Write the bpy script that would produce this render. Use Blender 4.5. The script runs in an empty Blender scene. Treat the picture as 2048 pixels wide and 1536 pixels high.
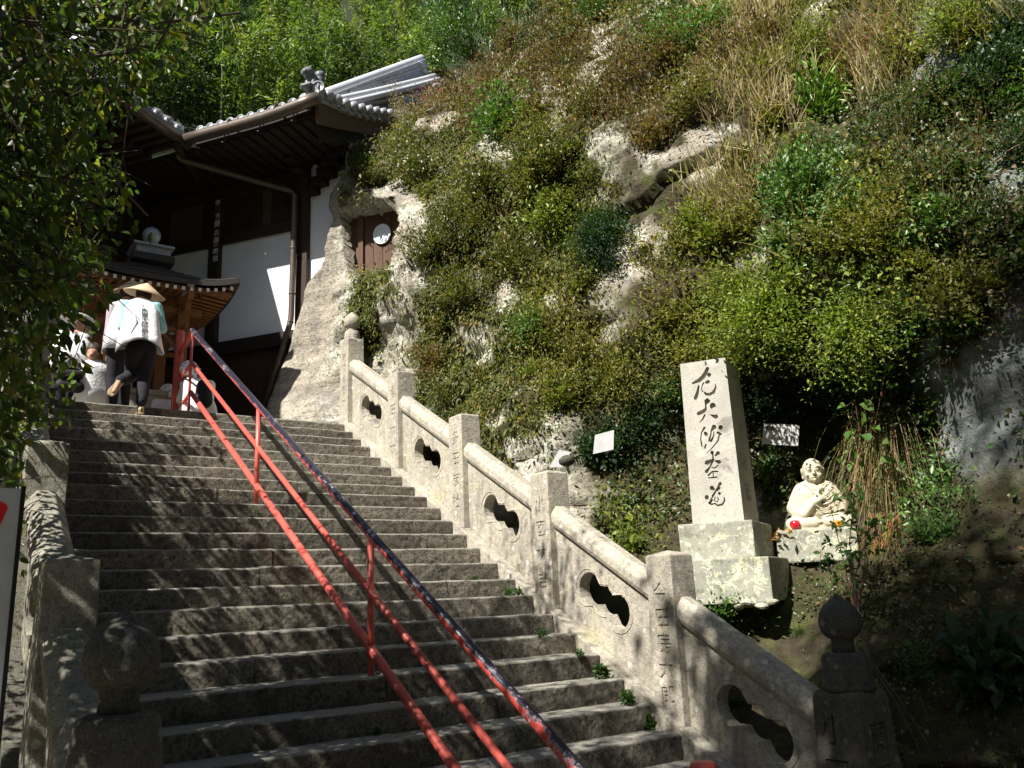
import bpy, bmesh, math, random, time
import numpy as np
from mathutils import Vector, Matrix
from mathutils.bvhtree import BVHTree
T0 = time.time()
R = math.radians
sc = bpy.context.scene
COL = sc.collection
rng = np.random.default_rng(7)
random.seed(7)

# ------------------------------------------------------------------ camera, world, sun, exposure
F = 1690.0
MX = np.array([[0.82286789, 0.10475868, 0.55849266], [-0.5665595, 0.22662673, 0.79224407], [-0.04357492, -0.96833153, 0.24583588]])
CAM = np.array([0, 0, 1.6])
cd = bpy.data.cameras.new("camera"); cam = bpy.data.objects.new("camera", cd); COL.objects.link(cam)
cd.sensor_width = 36; cd.lens = F / 2048 * 36; cd.clip_start = .05; cd.clip_end = 600
rt, dn, fw = Vector(MX[:, 0]), Vector(MX[:, 1]), Vector(MX[:, 2])
cam.matrix_world = Matrix.Translation(Vector(CAM)) @ Matrix((rt, -dn, -fw)).transposed().to_4x4()
sc.camera = cam
SUNV = np.array([-.963, -.27, 1.095]); SUNV = SUNV / np.linalg.norm(SUNV)   # towards the sun
W = bpy.data.worlds.new("World"); sc.world = W; W.use_nodes = True
nt = W.node_tree; bg = nt.nodes['Background']
sky = nt.nodes.new('ShaderNodeTexSky'); sky.sky_type = 'NISHITA'; sky.sun_disc = False
sky.sun_elevation = math.asin(SUNV[2]); sky.sun_rotation = math.atan2(SUNV[0], SUNV[1])
nt.links.new(sky.outputs[0], bg.inputs[0]); bg.inputs[1].default_value = 0.05
sd = bpy.data.lights.new("sun", 'SUN'); sd.energy = 5.0; sd.angle = R(.55); sd.color = (1, .955, .88)
so = bpy.data.objects.new("sun", sd); COL.objects.link(so)
so.rotation_euler = Vector(SUNV).to_track_quat('Z', 'Y').to_euler(); so.location = (-20, -8, 25)
sc.view_settings.view_transform = 'Standard'; sc.view_settings.look = 'None'
sc.view_settings.exposure = 1.2; sc.view_settings.gamma = 1

# ------------------------------------------------------------------ helpers
def ray(u, v): return np.array([u - 1024, v - 768, F]) @ MX.T
def at(u, v, P0=None, N=None, **k):
    """point of the place seen at photo pixel (u,v) on a given plane"""
    d = ray(u, v)
    if k:
        a, val = list(k.items())[0]; i = 'xyz'.index(a); t = (val - CAM[i]) / d[i]
    else:
        t = ((np.asarray(P0) - CAM) @ np.asarray(N)) / (d @ np.asarray(N))
    return CAM + t * d
def proj(P):
    q = (np.asarray(P) - CAM) @ MX
    return 1024 + F * q[..., 0] / q[..., 2], 768 + F * q[..., 1] / q[..., 2], q[..., 2]

def fract_hash(ix, iy, iz):
    h = np.sin(ix * 127.1 + iy * 311.7 + iz * 74.7) * 43758.5453
    return h - np.floor(h)
def vnoise(p):
    i = np.floor(p); f = p - i; f = f * f * (3 - 2 * f)
    r = 0
    for a in (0, 1):
        for b in (0, 1):
            for c in (0, 1):
                w = (f[..., 0] if a else 1 - f[..., 0]) * (f[..., 1] if b else 1 - f[..., 1]) * (f[..., 2] if c else 1 - f[..., 2])
                r = r + w * fract_hash(i[..., 0] + a, i[..., 1] + b, i[..., 2] + c)
    return r
def fbm(p, o=4):
    p = np.asarray(p, float); r = 0; a = .5
    for k in range(o):
        r = r + a * (vnoise(p * 2 ** k + 13.7 * k) - .5); a *= .5
    return r

class MB:
    def __init__(s): s.v = []; s.f = []
    def add(s, vs, fs):
        o = len(s.v); s.v.extend([tuple(map(float, p)) for p in vs]); s.f.extend([tuple(i + o for i in f) for f in fs]); return s
    def obox(s, o, a, b, c):
        """box from corner o with three edge vectors"""
        o, a, b, c = map(lambda q: np.asarray(q, float), (o, a, b, c))
        if np.dot(np.cross(a, b), c) < 0: a, b = b, a
        P = [o, o + a, o + a + b, o + b, o + c, o + a + c, o + a + b + c, o + b + c]
        return s.add(P, [(3, 2, 1, 0), (4, 5, 6, 7), (0, 1, 5, 4), (1, 2, 6, 5), (2, 3, 7, 6), (3, 0, 4, 7)])
    def box(s, c, size):
        c = np.asarray(c, float); h = np.asarray(size, float)
        return s.obox(c - h / 2, (h[0], 0, 0), (0, h[1], 0), (0, 0, h[2]))
    def tube(s, pts, rad, n=10, cap=True):
        pts = [np.asarray(p, float) for p in pts]; m = len(pts)
        if np.isscalar(rad): rad = [rad] * m
        rings = []; up = None
        for i in range(m):
            t = pts[min(i + 1, m - 1)] - pts[max(i - 1, 0)]; t = t / (np.linalg.norm(t) + 1e-9)
            if up is None:
                up = np.array([0, 0, 1.]) if abs(t[2]) < .9 else np.array([1., 0, 0])
            a = np.cross(t, up); a /= np.linalg.norm(a) + 1e-9; b = np.cross(t, a); up = -b
            rings.append([pts[i] + rad[i] * (math.cos(2 * math.pi * k / n) * a + math.sin(2 * math.pi * k / n) * b) for k in range(n)])
        vs = [p for r in rings for p in r]
        fs = [(i * n + k, (i + 1) * n + k, (i + 1) * n + (k + 1) % n, i * n + (k + 1) % n) for i in range(m - 1) for k in range(n)]
        if cap: fs += [tuple(range(n)), tuple(range((m - 1) * n, m * n))[::-1]]
        return s.add(vs, fs)
    def lathe(s, prof, c, n=24, axis=None, sq=0):
        """profile of (radius, height) turned round the vertical axis at c"""
        c = np.asarray(c, float); vs = []; m = len(prof)
        for r, z in prof:
            for k in range(n):
                a = 2 * math.pi * k / n
                vs.append(c + np.array([r * math.cos(a), r * math.sin(a), z]))
        fs = [(i * n + k, i * n + (k + 1) % n, (i + 1) * n + (k + 1) % n, (i + 1) * n + k) for i in range(m - 1) for k in range(n)]
        fs += [tuple(range(n))[::-1], tuple(range((m - 1) * n, m * n))]
        return s.add(vs, fs)
    def prism(s, poly, d):
        """closed polygon (3d points) extruded by vector d"""
        poly = [np.asarray(p, float) for p in poly]; d = np.asarray(d, float); m = len(poly)
        vs = poly + [p + d for p in poly]
        nn = sum((np.cross(poly[i] - poly[0], poly[(i + 1) % m] - poly[0]) for i in range(m)))
        fs = [tuple(range(m)), tuple(range(m, 2 * m))[::-1]] + [(i, i + m, (i + 1) % m + m, (i + 1) % m) for i in range(m)]
        if np.dot(nn, d) > 0: fs = [f[::-1] for f in fs]
        return s.add(vs, fs)
    def sphere(s, c, r, n=12, m=8, sc_=(1, 1, 1)):
        c = np.asarray(c, float); vs = [c + np.array([0, 0, -r * sc_[2]])]
        for i in range(1, m):
            t = math.pi * i / m
            for k in range(n):
                a = 2 * math.pi * k / n
                vs.append(c + r * np.array([math.sin(t) * math.cos(a) * sc_[0], math.sin(t) * math.sin(a) * sc_[1], -math.cos(t) * sc_[2]]))
        vs.append(c + np.array([0, 0, r * sc_[2]])); e = len(vs) - 1
        fs = [(0, 1 + (k + 1) % n, 1 + k) for k in range(n)] + [(e, e - n + k, e - n + (k + 1) % n) for k in range(n)]
        fs += [(1 + i * n + k, 1 + i * n + (k + 1) % n, 1 + (i + 1) * n + (k + 1) % n, 1 + (i + 1) * n + k) for i in range(m - 2) for k in range(n)]
        return s.add(vs, fs)
    def build(s, name, m, parent=None, smooth=False, bevel=0, loc=None, segs=2, jitter=0):
        """links everything collected as ONE mesh object, its origin at loc (or its parent's)"""
        me = bpy.data.meshes.new(name)
        org = wloc(parent) if parent is not None else np.zeros(3)
        if loc is not None: org = np.asarray(loc, float)
        v = np.array(s.v) - org
        if jitter:
            v = v + (np.stack([vnoise(v * 9 + 3), vnoise(v * 9 + 31), vnoise(v * 9 + 77)], -1) - .5) * jitter
        me.from_pydata(v.tolist(), [], s.f)
        if bevel:
            bm = bmesh.new(); bm.from_mesh(me)
            ed = [e for e in bm.edges if len(e.link_faces) == 2 and e.calc_face_angle(0) > .5]
            bmesh.ops.bevel(bm, geom=ed, offset=bevel, segments=segs, profile=.6, affect='EDGES', clamp_overlap=True)
            bm.to_mesh(me); bm.free()
        if m is not None: me.materials.append(m)
        if smooth: me.polygons.foreach_set('use_smooth', [True] * len(me.polygons))
        o = bpy.data.objects.new(name, me); COL.objects.link(o)
        if parent is not None:
            o.parent = parent
            o.location = Vector(org - wloc(parent)) if loc is not None else (0, 0, 0)
        elif loc is not None: o.location = Vector(org)
        return o
WL = {}
def wloc(o):
    p = np.zeros(3)
    while o is not None: p = p + np.array(o.location); o = o.parent
    return p
def tag(o, label=None, cat=None, group=None, kind=None):
    for k, v in (('label', label), ('category', cat), ('group', group), ('kind', kind)):
        if v: o[k] = v
    return o
def thing(name, loc, label, cat, group=None):
    o = bpy.data.objects.new(name, None); COL.objects.link(o); o.location = Vector(loc); o.empty_display_size = .2
    return tag(o, label, cat, group)
def copy_tree(o, parent=None):
    c = o.copy(); COL.objects.link(c); c.parent = parent
    for ch in [q for q in bpy.data.objects if q.parent == o and q != c]: copy_tree(ch, c)
    return c

# ------------------------------------------------------------------ materials
class NT:
    def __init__(s, name):
        s.m = bpy.data.materials.new(name); s.m.use_nodes = True; s.t = s.m.node_tree; s.n = s.t.nodes; s.b = s.n['Principled BSDF']
        g = s.n.new('ShaderNodeNewGeometry'); s.pos = g.outputs['Position']; s.nor = g.outputs['Normal']
    def L(s, a, b): s.t.links.new(a, b)
    def scaled(s, vec):
        m = s.n.new('ShaderNodeMapping'); m.inputs['Scale'].default_value = vec; s.L(s.pos, m.inputs['Vector']); return m.outputs[0]
    def noise(s, scale, detail=4, rough=.6, vec=None, dist=0):
        n = s.n.new('ShaderNodeTexNoise'); n.inputs['Scale'].default_value = scale; n.inputs['Detail'].default_value = detail
        n.inputs['Roughness'].default_value = rough; n.inputs['Distortion'].default_value = dist
        s.L(vec if vec is not None else s.pos, n.inputs['Vector']); return n.outputs['Fac']
    def voro(s, scale, vec=None, feat='F1'):
        n = s.n.new('ShaderNodeTexVoronoi'); n.feature = feat; n.inputs['Scale'].default_value = scale
        s.L(vec if vec is not None else s.pos, n.inputs['Vector']); return n.outputs['Distance']
    def ramp(s, fac, lo, hi, inv=False):
        n = s.n.new('ShaderNodeMapRange'); n.inputs['From Min'].default_value = lo; n.inputs['From Max'].default_value = hi
        if inv: n.inputs['To Min'].default_value = 1; n.inputs['To Max'].default_value = 0
        s.L(fac, n.inputs['Value']); return n.outputs[0]
    def mix(s, fac, a, b):
        n = s.n.new('ShaderNodeMix'); n.data_type = 'RGBA'
        if isinstance(fac, (int, float)): n.inputs[0].default_value = fac
        else: s.L(fac, n.inputs[0])
        for i, c in ((6, a), (7, b)):
            if isinstance(c, tuple): n.inputs[i].default_value = (*c, 1)
            else: s.L(c, n.inputs[i])
        return n.outputs[2]
    def math(s, op, a, b=0.0):
        n = s.n.new('ShaderNodeMath'); n.operation = op
        for i, c in ((0, a), (1, b)):
            if isinstance(c, (int, float)): n.inputs[i].default_value = c
            else: s.L(c, n.inputs[i])
        return n.outputs[0]
    def bump(s, h, strength, dist=.01, prev=None):
        n = s.n.new('ShaderNodeBump'); n.inputs['Strength'].default_value = strength; n.inputs['Distance'].default_value = dist
        s.L(h, n.inputs['Height'])
        if prev is not None: s.L(prev, n.inputs['Normal'])
        return n.outputs[0]
    def done(s, col, rough=.8, bump=None, spec=.3, metal=0):
        if isinstance(col, tuple): s.b.inputs['Base Color'].default_value = (*col, 1)
        else: s.L(col, s.b.inputs['Base Color'])
        if isinstance(rough, (int, float)): s.b.inputs['Roughness'].default_value = rough
        else: s.L(rough, s.b.inputs['Roughness'])
        s.b.inputs['Specular IOR Level'].default_value = spec; s.b.inputs['Metallic'].default_value = metal
        if bump is not None: s.L(bump, s.b.inputs['Normal'])
        return s.m
def generic(name, c1, c2, scale=3, rough=.8, layers=(), bumps=((40, .3, .01),), speck=None, stretch=None, spec=.3, metal=0):
    t = NT(name); vec = t.scaled(stretch) if stretch else None
    c = t.mix(t.ramp(t.noise(scale, 5, .65, vec), .35, .65), c1, c2)
    if speck:
        sc_, col, amt = speck
        c = t.mix(t.math('MULTIPLY', t.ramp(t.noise(sc_, 2, .5), .55, .7), amt), c, col)
    for (ls, lo, hi, col) in layers:
        c = t.mix(t.ramp(t.noise(ls, 5, .6, None, .4), lo, hi), c, col)
    b = None
    for (bs, st, di) in bumps: b = t.bump(t.noise(bs, 4, .65, vec), st, di, b)
    return t.done(c, rough, b, spec, metal)

M = {}
def granite(name, c1, c2, dark, pale, moss, amt=1.0):
    t = NT(name)
    c = t.mix(t.ramp(t.noise(1.8, 6, .7), .36, .64), c1, c2)
    c = t.mix(t.math('MULTIPLY', t.ramp(t.noise(2.0, 5, .7, t.scaled((3.2, 3.2, .55)), .5), .52, .70), .65 * amt), c, dark)     # rain streaks
    c = t.mix(t.math('MULTIPLY', t.ramp(t.noise(3.4, 6, .75, None, .8), .54, .64), .85), c, moss); c = t.mix(t.math('MULTIPLY', t.ramp(t.noise(22, 5, .8), .50, .60), .5), c, dark)
    v = t.voro(7.5); c = t.mix(t.math('MULTIPLY', t.ramp(t.math('ADD', v, t.math('MULTIPLY', t.noise(30, 3), .25)), .27, .31, True), .75), c, pale)      # round lichens
    c = t.mix(t.math('MULTIPLY', t.ramp(t.noise(85, 3, .6), .55, .63), .55), c, dark)
    c = t.mix(t.math('MULTIPLY', t.ramp(t.noise(120, 2, .5), .60, .66), .5), c, pale)
    b = t.bump(t.noise(75, 5, .75), .9, .012); b = t.bump(t.noise(14, 5, .65), .5, .03, b)
    return t.done(c, .9, b, .2)
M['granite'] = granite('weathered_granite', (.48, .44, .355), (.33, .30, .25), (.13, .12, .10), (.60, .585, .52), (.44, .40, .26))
M['granite_dark'] = granite('shade_darkened_mossy_granite', (.135, .125, .10), (.075, .07, .06), (.035, .033, .028), (.21, .22, .19), (.10, .105, .055))  # dark mossy granite, the shade on the newels partly put into its colour
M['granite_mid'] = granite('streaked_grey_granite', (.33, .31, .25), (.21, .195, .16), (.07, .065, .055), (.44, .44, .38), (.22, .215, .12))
def step_mat():
    t = NT('rough_step_stone')
    c = t.mix(t.ramp(t.noise(1.7, 5, .65), .35, .65), (.38, .34, .27), (.26, .235, .19))
    c = t.mix(t.ramp(t.noise(7, 5, .65, None, .4), .56, .68), c, (.40, .365, .30))
    c = t.mix(t.math('MULTIPLY', t.ramp(t.noise(17, 6, .8), .50, .58), .8), c, (.105, .095, .075)); c = t.mix(t.math('MULTIPLY', t.ramp(t.noise(27, 5, .8, None, .5), .56, .62), .7), c, (.50, .46, .38))
    c = t.mix(t.ramp(t.noise(1.1, 4, .6), .58, .72), c, (.12, .115, .09))
    c = t.mix(t.ramp(t.noise(.8, 4, .6), .60, .72), c, (.19, .12, .085))
    c = t.mix(t.ramp(t.noise(42, 5, .8), .53, .60), c, (.10, .088, .065))
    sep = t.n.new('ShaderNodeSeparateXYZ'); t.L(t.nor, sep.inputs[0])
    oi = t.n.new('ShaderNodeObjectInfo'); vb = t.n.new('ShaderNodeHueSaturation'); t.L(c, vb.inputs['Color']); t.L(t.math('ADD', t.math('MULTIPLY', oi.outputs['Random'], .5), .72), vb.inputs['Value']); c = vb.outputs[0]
    c = t.mix(t.ramp(sep.outputs[2], .30, .75), c, (.52, .49, .42))     # worn pale treads, the sunlit edge line also painted into the colour
    b = t.bump(t.noise(26, 6, .85), 1.0, .10); b = t.bump(t.noise(70, 5, .8), 1.0, .04, b)
    return t.done(c, .95, b, .15)
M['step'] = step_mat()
M['step_old'] = generic('rough_step_stone_old', (.30, .25, .18), (.19, .16, .12), 1.7, .95,
    [(6, .60, .70, (.38, .33, .25)), (1.3, .62, .75, (.14, .13, .11)), (11, .7, .74, (.40, .40, .34))], [(95, .9, .02), (32, .9, .045)], (150, (.09, .08, .06), .6))
def lichen_stone():
    t = NT('lichen_spotted_stone')
    c = t.mix(t.ramp(t.noise(5, 5, .65), .35, .65), (.33, .325, .26), (.23, .23, .19))
    c = t.mix(t.ramp(t.noise(5.5, 7, .8, None, .3), .56, .60), c, (.56, .55, .36))
    w = t.noise(12, 5, .7, None, .6); c = t.mix(t.ramp(w, .55, .60), c, (.50, .50, .40)); c = t.mix(t.ramp(t.noise(6, 4, .7), .56, .64), c, (.19, .19, .14))
    c = t.mix(t.ramp(t.noise(35, 3, .6), .62, .66), c, (.15, .15, .12))
    return t.done(c, .95, t.bump(t.noise(70, 4, .7), .5, .01))
M['lichen'] = lichen_stone()
M['pillar'] = generic('pale_carved_granite', (.43, .41, .355), (.34, .325, .28), 4, .85,
    [(2.2, .60, .68, (.62, .58, .42)), (2.6, .63, .68, (.22, .21, .18)), (26, .60, .66, (.30, .28, .24))], [(70, .6, .01)], (90, (.25, .23, .2), .6))
M['statue'] = generic('pale_statue_stone', (.50, .46, .34), (.42, .385, .29), 8, .85, [(14, .68, .76, (.37, .34, .26)), (5, .62, .74, (.55, .53, .43))], [(150, .3, .004), (40, .2, .006)], (160, (.35, .3, .22), .35))
M['plaster'] = generic('white_plaster', (.78, .79, .81), (.72, .73, .75), 1.6, .7, [(1.1, .60, .80, (.66, .66, .66)), (9, .70, .76, (.62, .61, .58))], [(60, .08, .004), (4, .15, .02)])
def wood(name, c1, c2, st=(2, 2, 30), rough=.7, b=.3):
    t = NT(name); v = t.scaled(st)
    c = t.mix(t.ramp(t.noise(3, 6, .7, v), .3, .7), c1, c2)
    return t.done(c, rough, t.bump(t.noise(3, 6, .7, v), b, .01), .2)
M['wood_dark'] = wood('dark_aged_wood', (.050, .032, .022), (.026, .018, .014), (14, 14, 1.5))
M['wood_black'] = wood('blackened_roof_timber', (.030, .021, .016), (.016, .012, .010), (6, 6, 6))
M['wood_board'] = wood('brown_weatherboard', (.075, .040, .026), (.040, .022, .016), (12, 12, .8))
M['wood_pale'] = wood('greyed_board', (.10, .075, .058), (.065, .05, .04), (12, 12, 1.2))
M['wood_door'] = wood('reddish_brown_door_plank', (.12, .066, .043), (.065, .037, .026), (16, 16, .9))
M['wood_hut'] = wood('warm_brown_timber', (.26, .12, .05), (.17, .08, .035), (9, 9, 2))
M['bark_roof'] = generic('dark_shingled_roof', (.07, .06, .055), (.04, .035, .032), 20, .8, [], [(60, .6, .01)], None, (1, 1, 8))
M['white_paint'] = generic('white_painted_end', (.82, .8, .76), (.75, .73, .7), 20, .5, [], [(50, .05, .003)])
def red_paint():
    t = NT('faded_red_paint')
    c = t.mix(t.ramp(t.noise(6, 4, .6), .35, .65), (.56, .10, .075), (.46, .075, .06))
    c = t.mix(t.ramp(t.noise(45, 5, .7), .66, .70), c, (.16, .09, .06))
    c = t.mix(t.ramp(t.noise(3, 5, .7), .66, .74), c, (.45, .16, .12))
    return t.done(c, .42, t.bump(t.noise(60, 4, .6), .15, .004), .45)
M['red'] = red_paint()
def worn_rail():
    t = NT('worn_navy_and_red_paint'); v = t.scaled((1, .35, .35))
    sep = t.n.new('ShaderNodeSeparateXYZ'); t.L(t.nor, sep.inputs[0])
    up = t.math('ADD', sep.outputs[2], t.math('MULTIPLY', t.math('SUBTRACT', t.noise(26, 6, .7, v), .5), 2.2))
    c = t.mix(t.ramp(up, .10, .22), (.50, .06, .045), (.30, .20, .22))
    c = t.mix(t.ramp(up, .20, .30), c, (.022, .020, .034)); c = t.mix(t.math('MULTIPLY', t.ramp(t.noise(9, 5, .75, v), .56, .62), t.ramp(t.noise(50, 4, .7), .48, .56)), c, (.42, .38, .42))
    return t.done(c, .32, t.bump(t.noise(45, 5, .7), .3, .004), .5)
M['rail_worn'] = worn_rail()
M['tile'] = generic('grey_roof_tile', (.30, .31, .33), (.22, .23, .25), 6, .38, [(9, .62, .7, (.4, .4, .4))], [(50, .1, .004)], None, None, .6)
M['tile_dark'] = generic('weathered_dark_tile', (.16, .165, .175), (.09, .095, .10), 14, .45, [(20, .62, .68, (.36, .36, .37))], [(50, .2, .006)])
M['tile_white'] = generic('pale_mortared_ridge_tile', (.50, .51, .54), (.42, .43, .46), 5, .5, [], [(60, .1, .004)])
M['gutter'] = generic('brown_oxidised_gutter', (.115, .088, .066), (.085, .068, .052), 3, .38, [(7, .6, .72, (.15, .125, .1))], [(40, .05, .003)], None, None, .5, .3)
M['tile_silver'] = generic('silver_finial_tile', (.36, .37, .40), (.30, .31, .34), 6, .35, [], [(50, .08, .003)], None, None, .6, .2)
def cliff():
    t = NT('sandstone_cliff')
    sep = t.n.new('ShaderNodeSeparateXYZ'); t.L(t.pos, sep.inputs[0]); x, y, z = sep.outputs
    strat = t.noise(1.0, 5, .6, t.scaled((.5, .5, 9)))
    rock = t.mix(t.ramp(strat, .38, .62), (.31, .275, .22), (.43, .385, .31))
    rock = t.mix(t.ramp(t.noise(2.5, 5, .65), .45, .62), rock, (.25, .23, .20))
    # lichen on the outcrops, none on the eroded column by the building
    lm = t.math('MULTIPLY', t.ramp(t.noise(1.6, 3, .6), .40, .52), t.ramp(t.noise(15, 6, .75, None, .3), .46, .56))
    lm = t.math('MULTIPLY', lm, t.ramp(y, 12.0, 12.3, True))
    rock = t.mix(lm, rock, (.60, .61, .50))
    crk = t.n.new('ShaderNodeTexVoronoi'); crk.feature = 'DISTANCE_TO_EDGE'; crk.inputs['Scale'].default_value = 1.6; wv_ = t.n.new('ShaderNodeVectorMath'); wv_.operation = 'ADD'; nn_ = t.n.new('ShaderNodeTexNoise'); nn_.inputs['Scale'].default_value = 3; nn_.inputs['Detail'].default_value = 5; t.L(t.pos, nn_.inputs['Vector']); t.L(t.pos, wv_.inputs[0]); t.L(nn_.outputs['Color'], wv_.inputs[1]); t.L(wv_.outputs[0], crk.inputs['Vector']); crack = t.ramp(crk.outputs['Distance'], 0, .03, True); rock = t.mix(t.math('MULTIPLY', crack, .6), rock, (.08, .07, .05))
    rock = t.mix(t.math('MULTIPLY', t.ramp(t.noise(24, 6, .8), .53, .59), .75), rock, (.10, .09, .065))
    # soil and moss stained rock lower and further along the slope
    soil = t.mix(t.ramp(t.noise(5, 6, .7), .4, .6), (.042, .034, .022), (.075, .062, .036))
    soil = t.mix(t.ramp(t.noise(1.9, 4, .6), .54, .66), soil, (.085, .09, .03))
    soil = t.mix(t.ramp(t.noise(5, 6, .7), .53, .62), soil, (.05, .065, .02)); soil = t.mix(t.ramp(t.noise(28, 3, .6), .67, .7), soil, (.16, .15, .11))
    grey = t.mix(t.ramp(t.noise(7, 6, .7), .4, .62), (.13, .14, .138), (.24, .26, .25))  # bluish dark grey paints the shade on the right-hand rock into its colour
    m1 = t.ramp(t.math('ADD', y, t.math('MULTIPLY', t.noise(1.2, 3), 1.4)), 7.6, 8.6, True)
    mrock = t.ramp(t.noise(.9, 3, .5), .52, .60)
    c = t.mix(m1, rock, t.mix(mrock, soil, rock))
    g = t.math('MULTIPLY', t.ramp(y, 4.3, 3.9, False), t.ramp(z, 2.3, 2.7))
    c = t.mix(g, c, grey)
    low = t.math('MULTIPLY', t.ramp(z, 2.5, 2.1, False), t.ramp(y, 7.2, 6.6, False))
    c = t.mix(low, c, soil)
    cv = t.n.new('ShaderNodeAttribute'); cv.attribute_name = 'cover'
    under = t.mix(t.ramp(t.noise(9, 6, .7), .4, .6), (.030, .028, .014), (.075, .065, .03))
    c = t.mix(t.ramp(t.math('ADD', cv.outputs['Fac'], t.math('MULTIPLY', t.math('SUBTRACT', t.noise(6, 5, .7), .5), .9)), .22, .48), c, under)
    b = t.bump(crack, -1.0, .05); b = t.bump(t.noise(30, 6, .75), .8, .045, b); b = t.bump(strat, .6, .05, b); b = t.bump(t.noise(7, 5, .6), .6, .08, b)
    return t.done(c, .95, b, .15)
M['cliff'] = cliff()
M['soil'] = generic('leaf_littered_soil', (.09, .07, .045), (.05, .042, .028), 4, 1, [(3, .58, .66, (.08, .09, .035)), (40, .64, .68, (.2, .13, .07))], [(50, .8, .03)])
M['paving'] = generic('pale_gravel_paving', (.33, .30, .25), (.26, .235, .2), 5, .95, [], [(90, .6, .015)], (130, (.12, .11, .1), .5))
M['forest_soil'] = generic('shaded_forest_floor', (.035, .045, .015), (.02, .026, .010), 1, 1, [], [(3, .8, .3)])
def leafmat(name, trans=.35, rough=.5, spec=.35):
    t = NT(name); a = t.n.new('ShaderNodeAttribute'); a.attribute_name = 'tint'
    t.L(a.outputs['Color'], t.b.inputs['Base Color']); t.b.inputs['Roughness'].default_value = rough; t.b.inputs['Specular IOR Level'].default_value = spec
    tr = t.n.new('ShaderNodeBsdfTranslucent'); hs = t.n.new('ShaderNodeMix'); hs.data_type = 'RGBA'; hs.blend_type = 'MULTIPLY'; hs.inputs[0].default_value = 1
    t.L(a.outputs['Color'], hs.inputs[6]); hs.inputs[7].default_value = (1.5, 1.7, .6, 1); t.L(hs.outputs[2], tr.inputs[0])
    mx = t.n.new('ShaderNodeMixShader'); mx.inputs[0].default_value = trans
    t.L(t.b.outputs[0], mx.inputs[1]); t.L(tr.outputs[0], mx.inputs[2]); t.L(mx.outputs[0], t.n['Material Output'].inputs[0])
    return t.m
M['leaf'] = leafmat('soft_leaf'); M['leaf_thin'] = leafmat('thin_tree_leaf', .5, .4, .4); M['leaf_gloss'] = leafmat('glossy_leaf', .2, .42, .45); M['dry'] = leafmat('dry_grass', .3, .8, .1)
M['bark'] = generic('grey_brown_bark', (.10, .08, .06), (.05, .04, .03), 8, .9, [], [(30, .6, .01)], None, (1, 1, .3))
M['stem_red'] = generic('reddish_stem', (.20, .09, .05), (.12, .06, .04), 8, .8)
M['culm'] = generic('bamboo_culm', (.14, .17, .06), (.10, .13, .05), 3, .5)
def plain(name, c, r=.7, b=None, sp=.3):
    return generic(name, c, tuple(q * .85 for q in c), 12, r, [], [b] if b else [(60, .08, .003)], None, None, sp)
M['skin'] = plain('skin', (.42, .24, .16), .55); M['hair'] = plain('dark_hair', (.03, .018, .012), .6)
M['cloth_white'] = plain('white_cotton', (.82, .82, .84), .9, (25, .5, .02)); M['cloth_teal'] = plain('pale_teal_cotton', (.33, .60, .62), .9, (25, .5, .02))
M['cloth_mauve'] = plain('mauve_grey_shirt', (.36, .30, .33), .9, (30, .5, .02))
M['cloth_black'] = plain('black_trousers', (.016, .016, .020), .9, (30, .4, .02)); M['denim'] = plain('dark_denim', (.03, .035, .05), .9, (30, .5, .02))
M['shoe'] = plain('tan_shoe', (.42, .32, .19), .7); M['straw'] = generic('woven_sedge', (.55, .42, .27), (.45, .34, .21), 8, .8, [], [(90, .5, .004)], None, (1, 1, 12))
M['ink'] = plain('black_ink', (.015, .015, .02), .7); M['ink_red'] = plain('red_ink', (.6, .03, .05), .6)
M['sign_white'] = plain('white_sign_board', (.50, .50, .50), .5); M['sign_red'] = plain('red_sign_paint', (.75, .015, .02), .4); M['black_edge'] = plain('black_frame_edge', (.012, .012, .014), .4)
M['apple'] = generic('red_apple_skin', (.62, .012, .030), (.50, .01, .02), 9, .22, [], [(30, .03, .002)], None, None, .6)
M['orange'] = generic('orange_persimmon_skin', (.85, .28, .015), (.78, .22, .01), 9, .35, [], [(70, .15, .002)], None, None, .5)
M['mirror'] = plain('pale_round_panel', (.62, .70, .74), .25)
M['bag'] = plain('black_bag_cloth', (.01, .01, .012), .7)
def dotted():
    t = NT('white_dotted_kerchief')
    v = t.voro(26); return t.done(t.mix(t.ramp(v, .34, .36, True), (.72, .74, .80), (.16, .18, .26)), .9, None)
M['kerchief'] = dotted()

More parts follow.
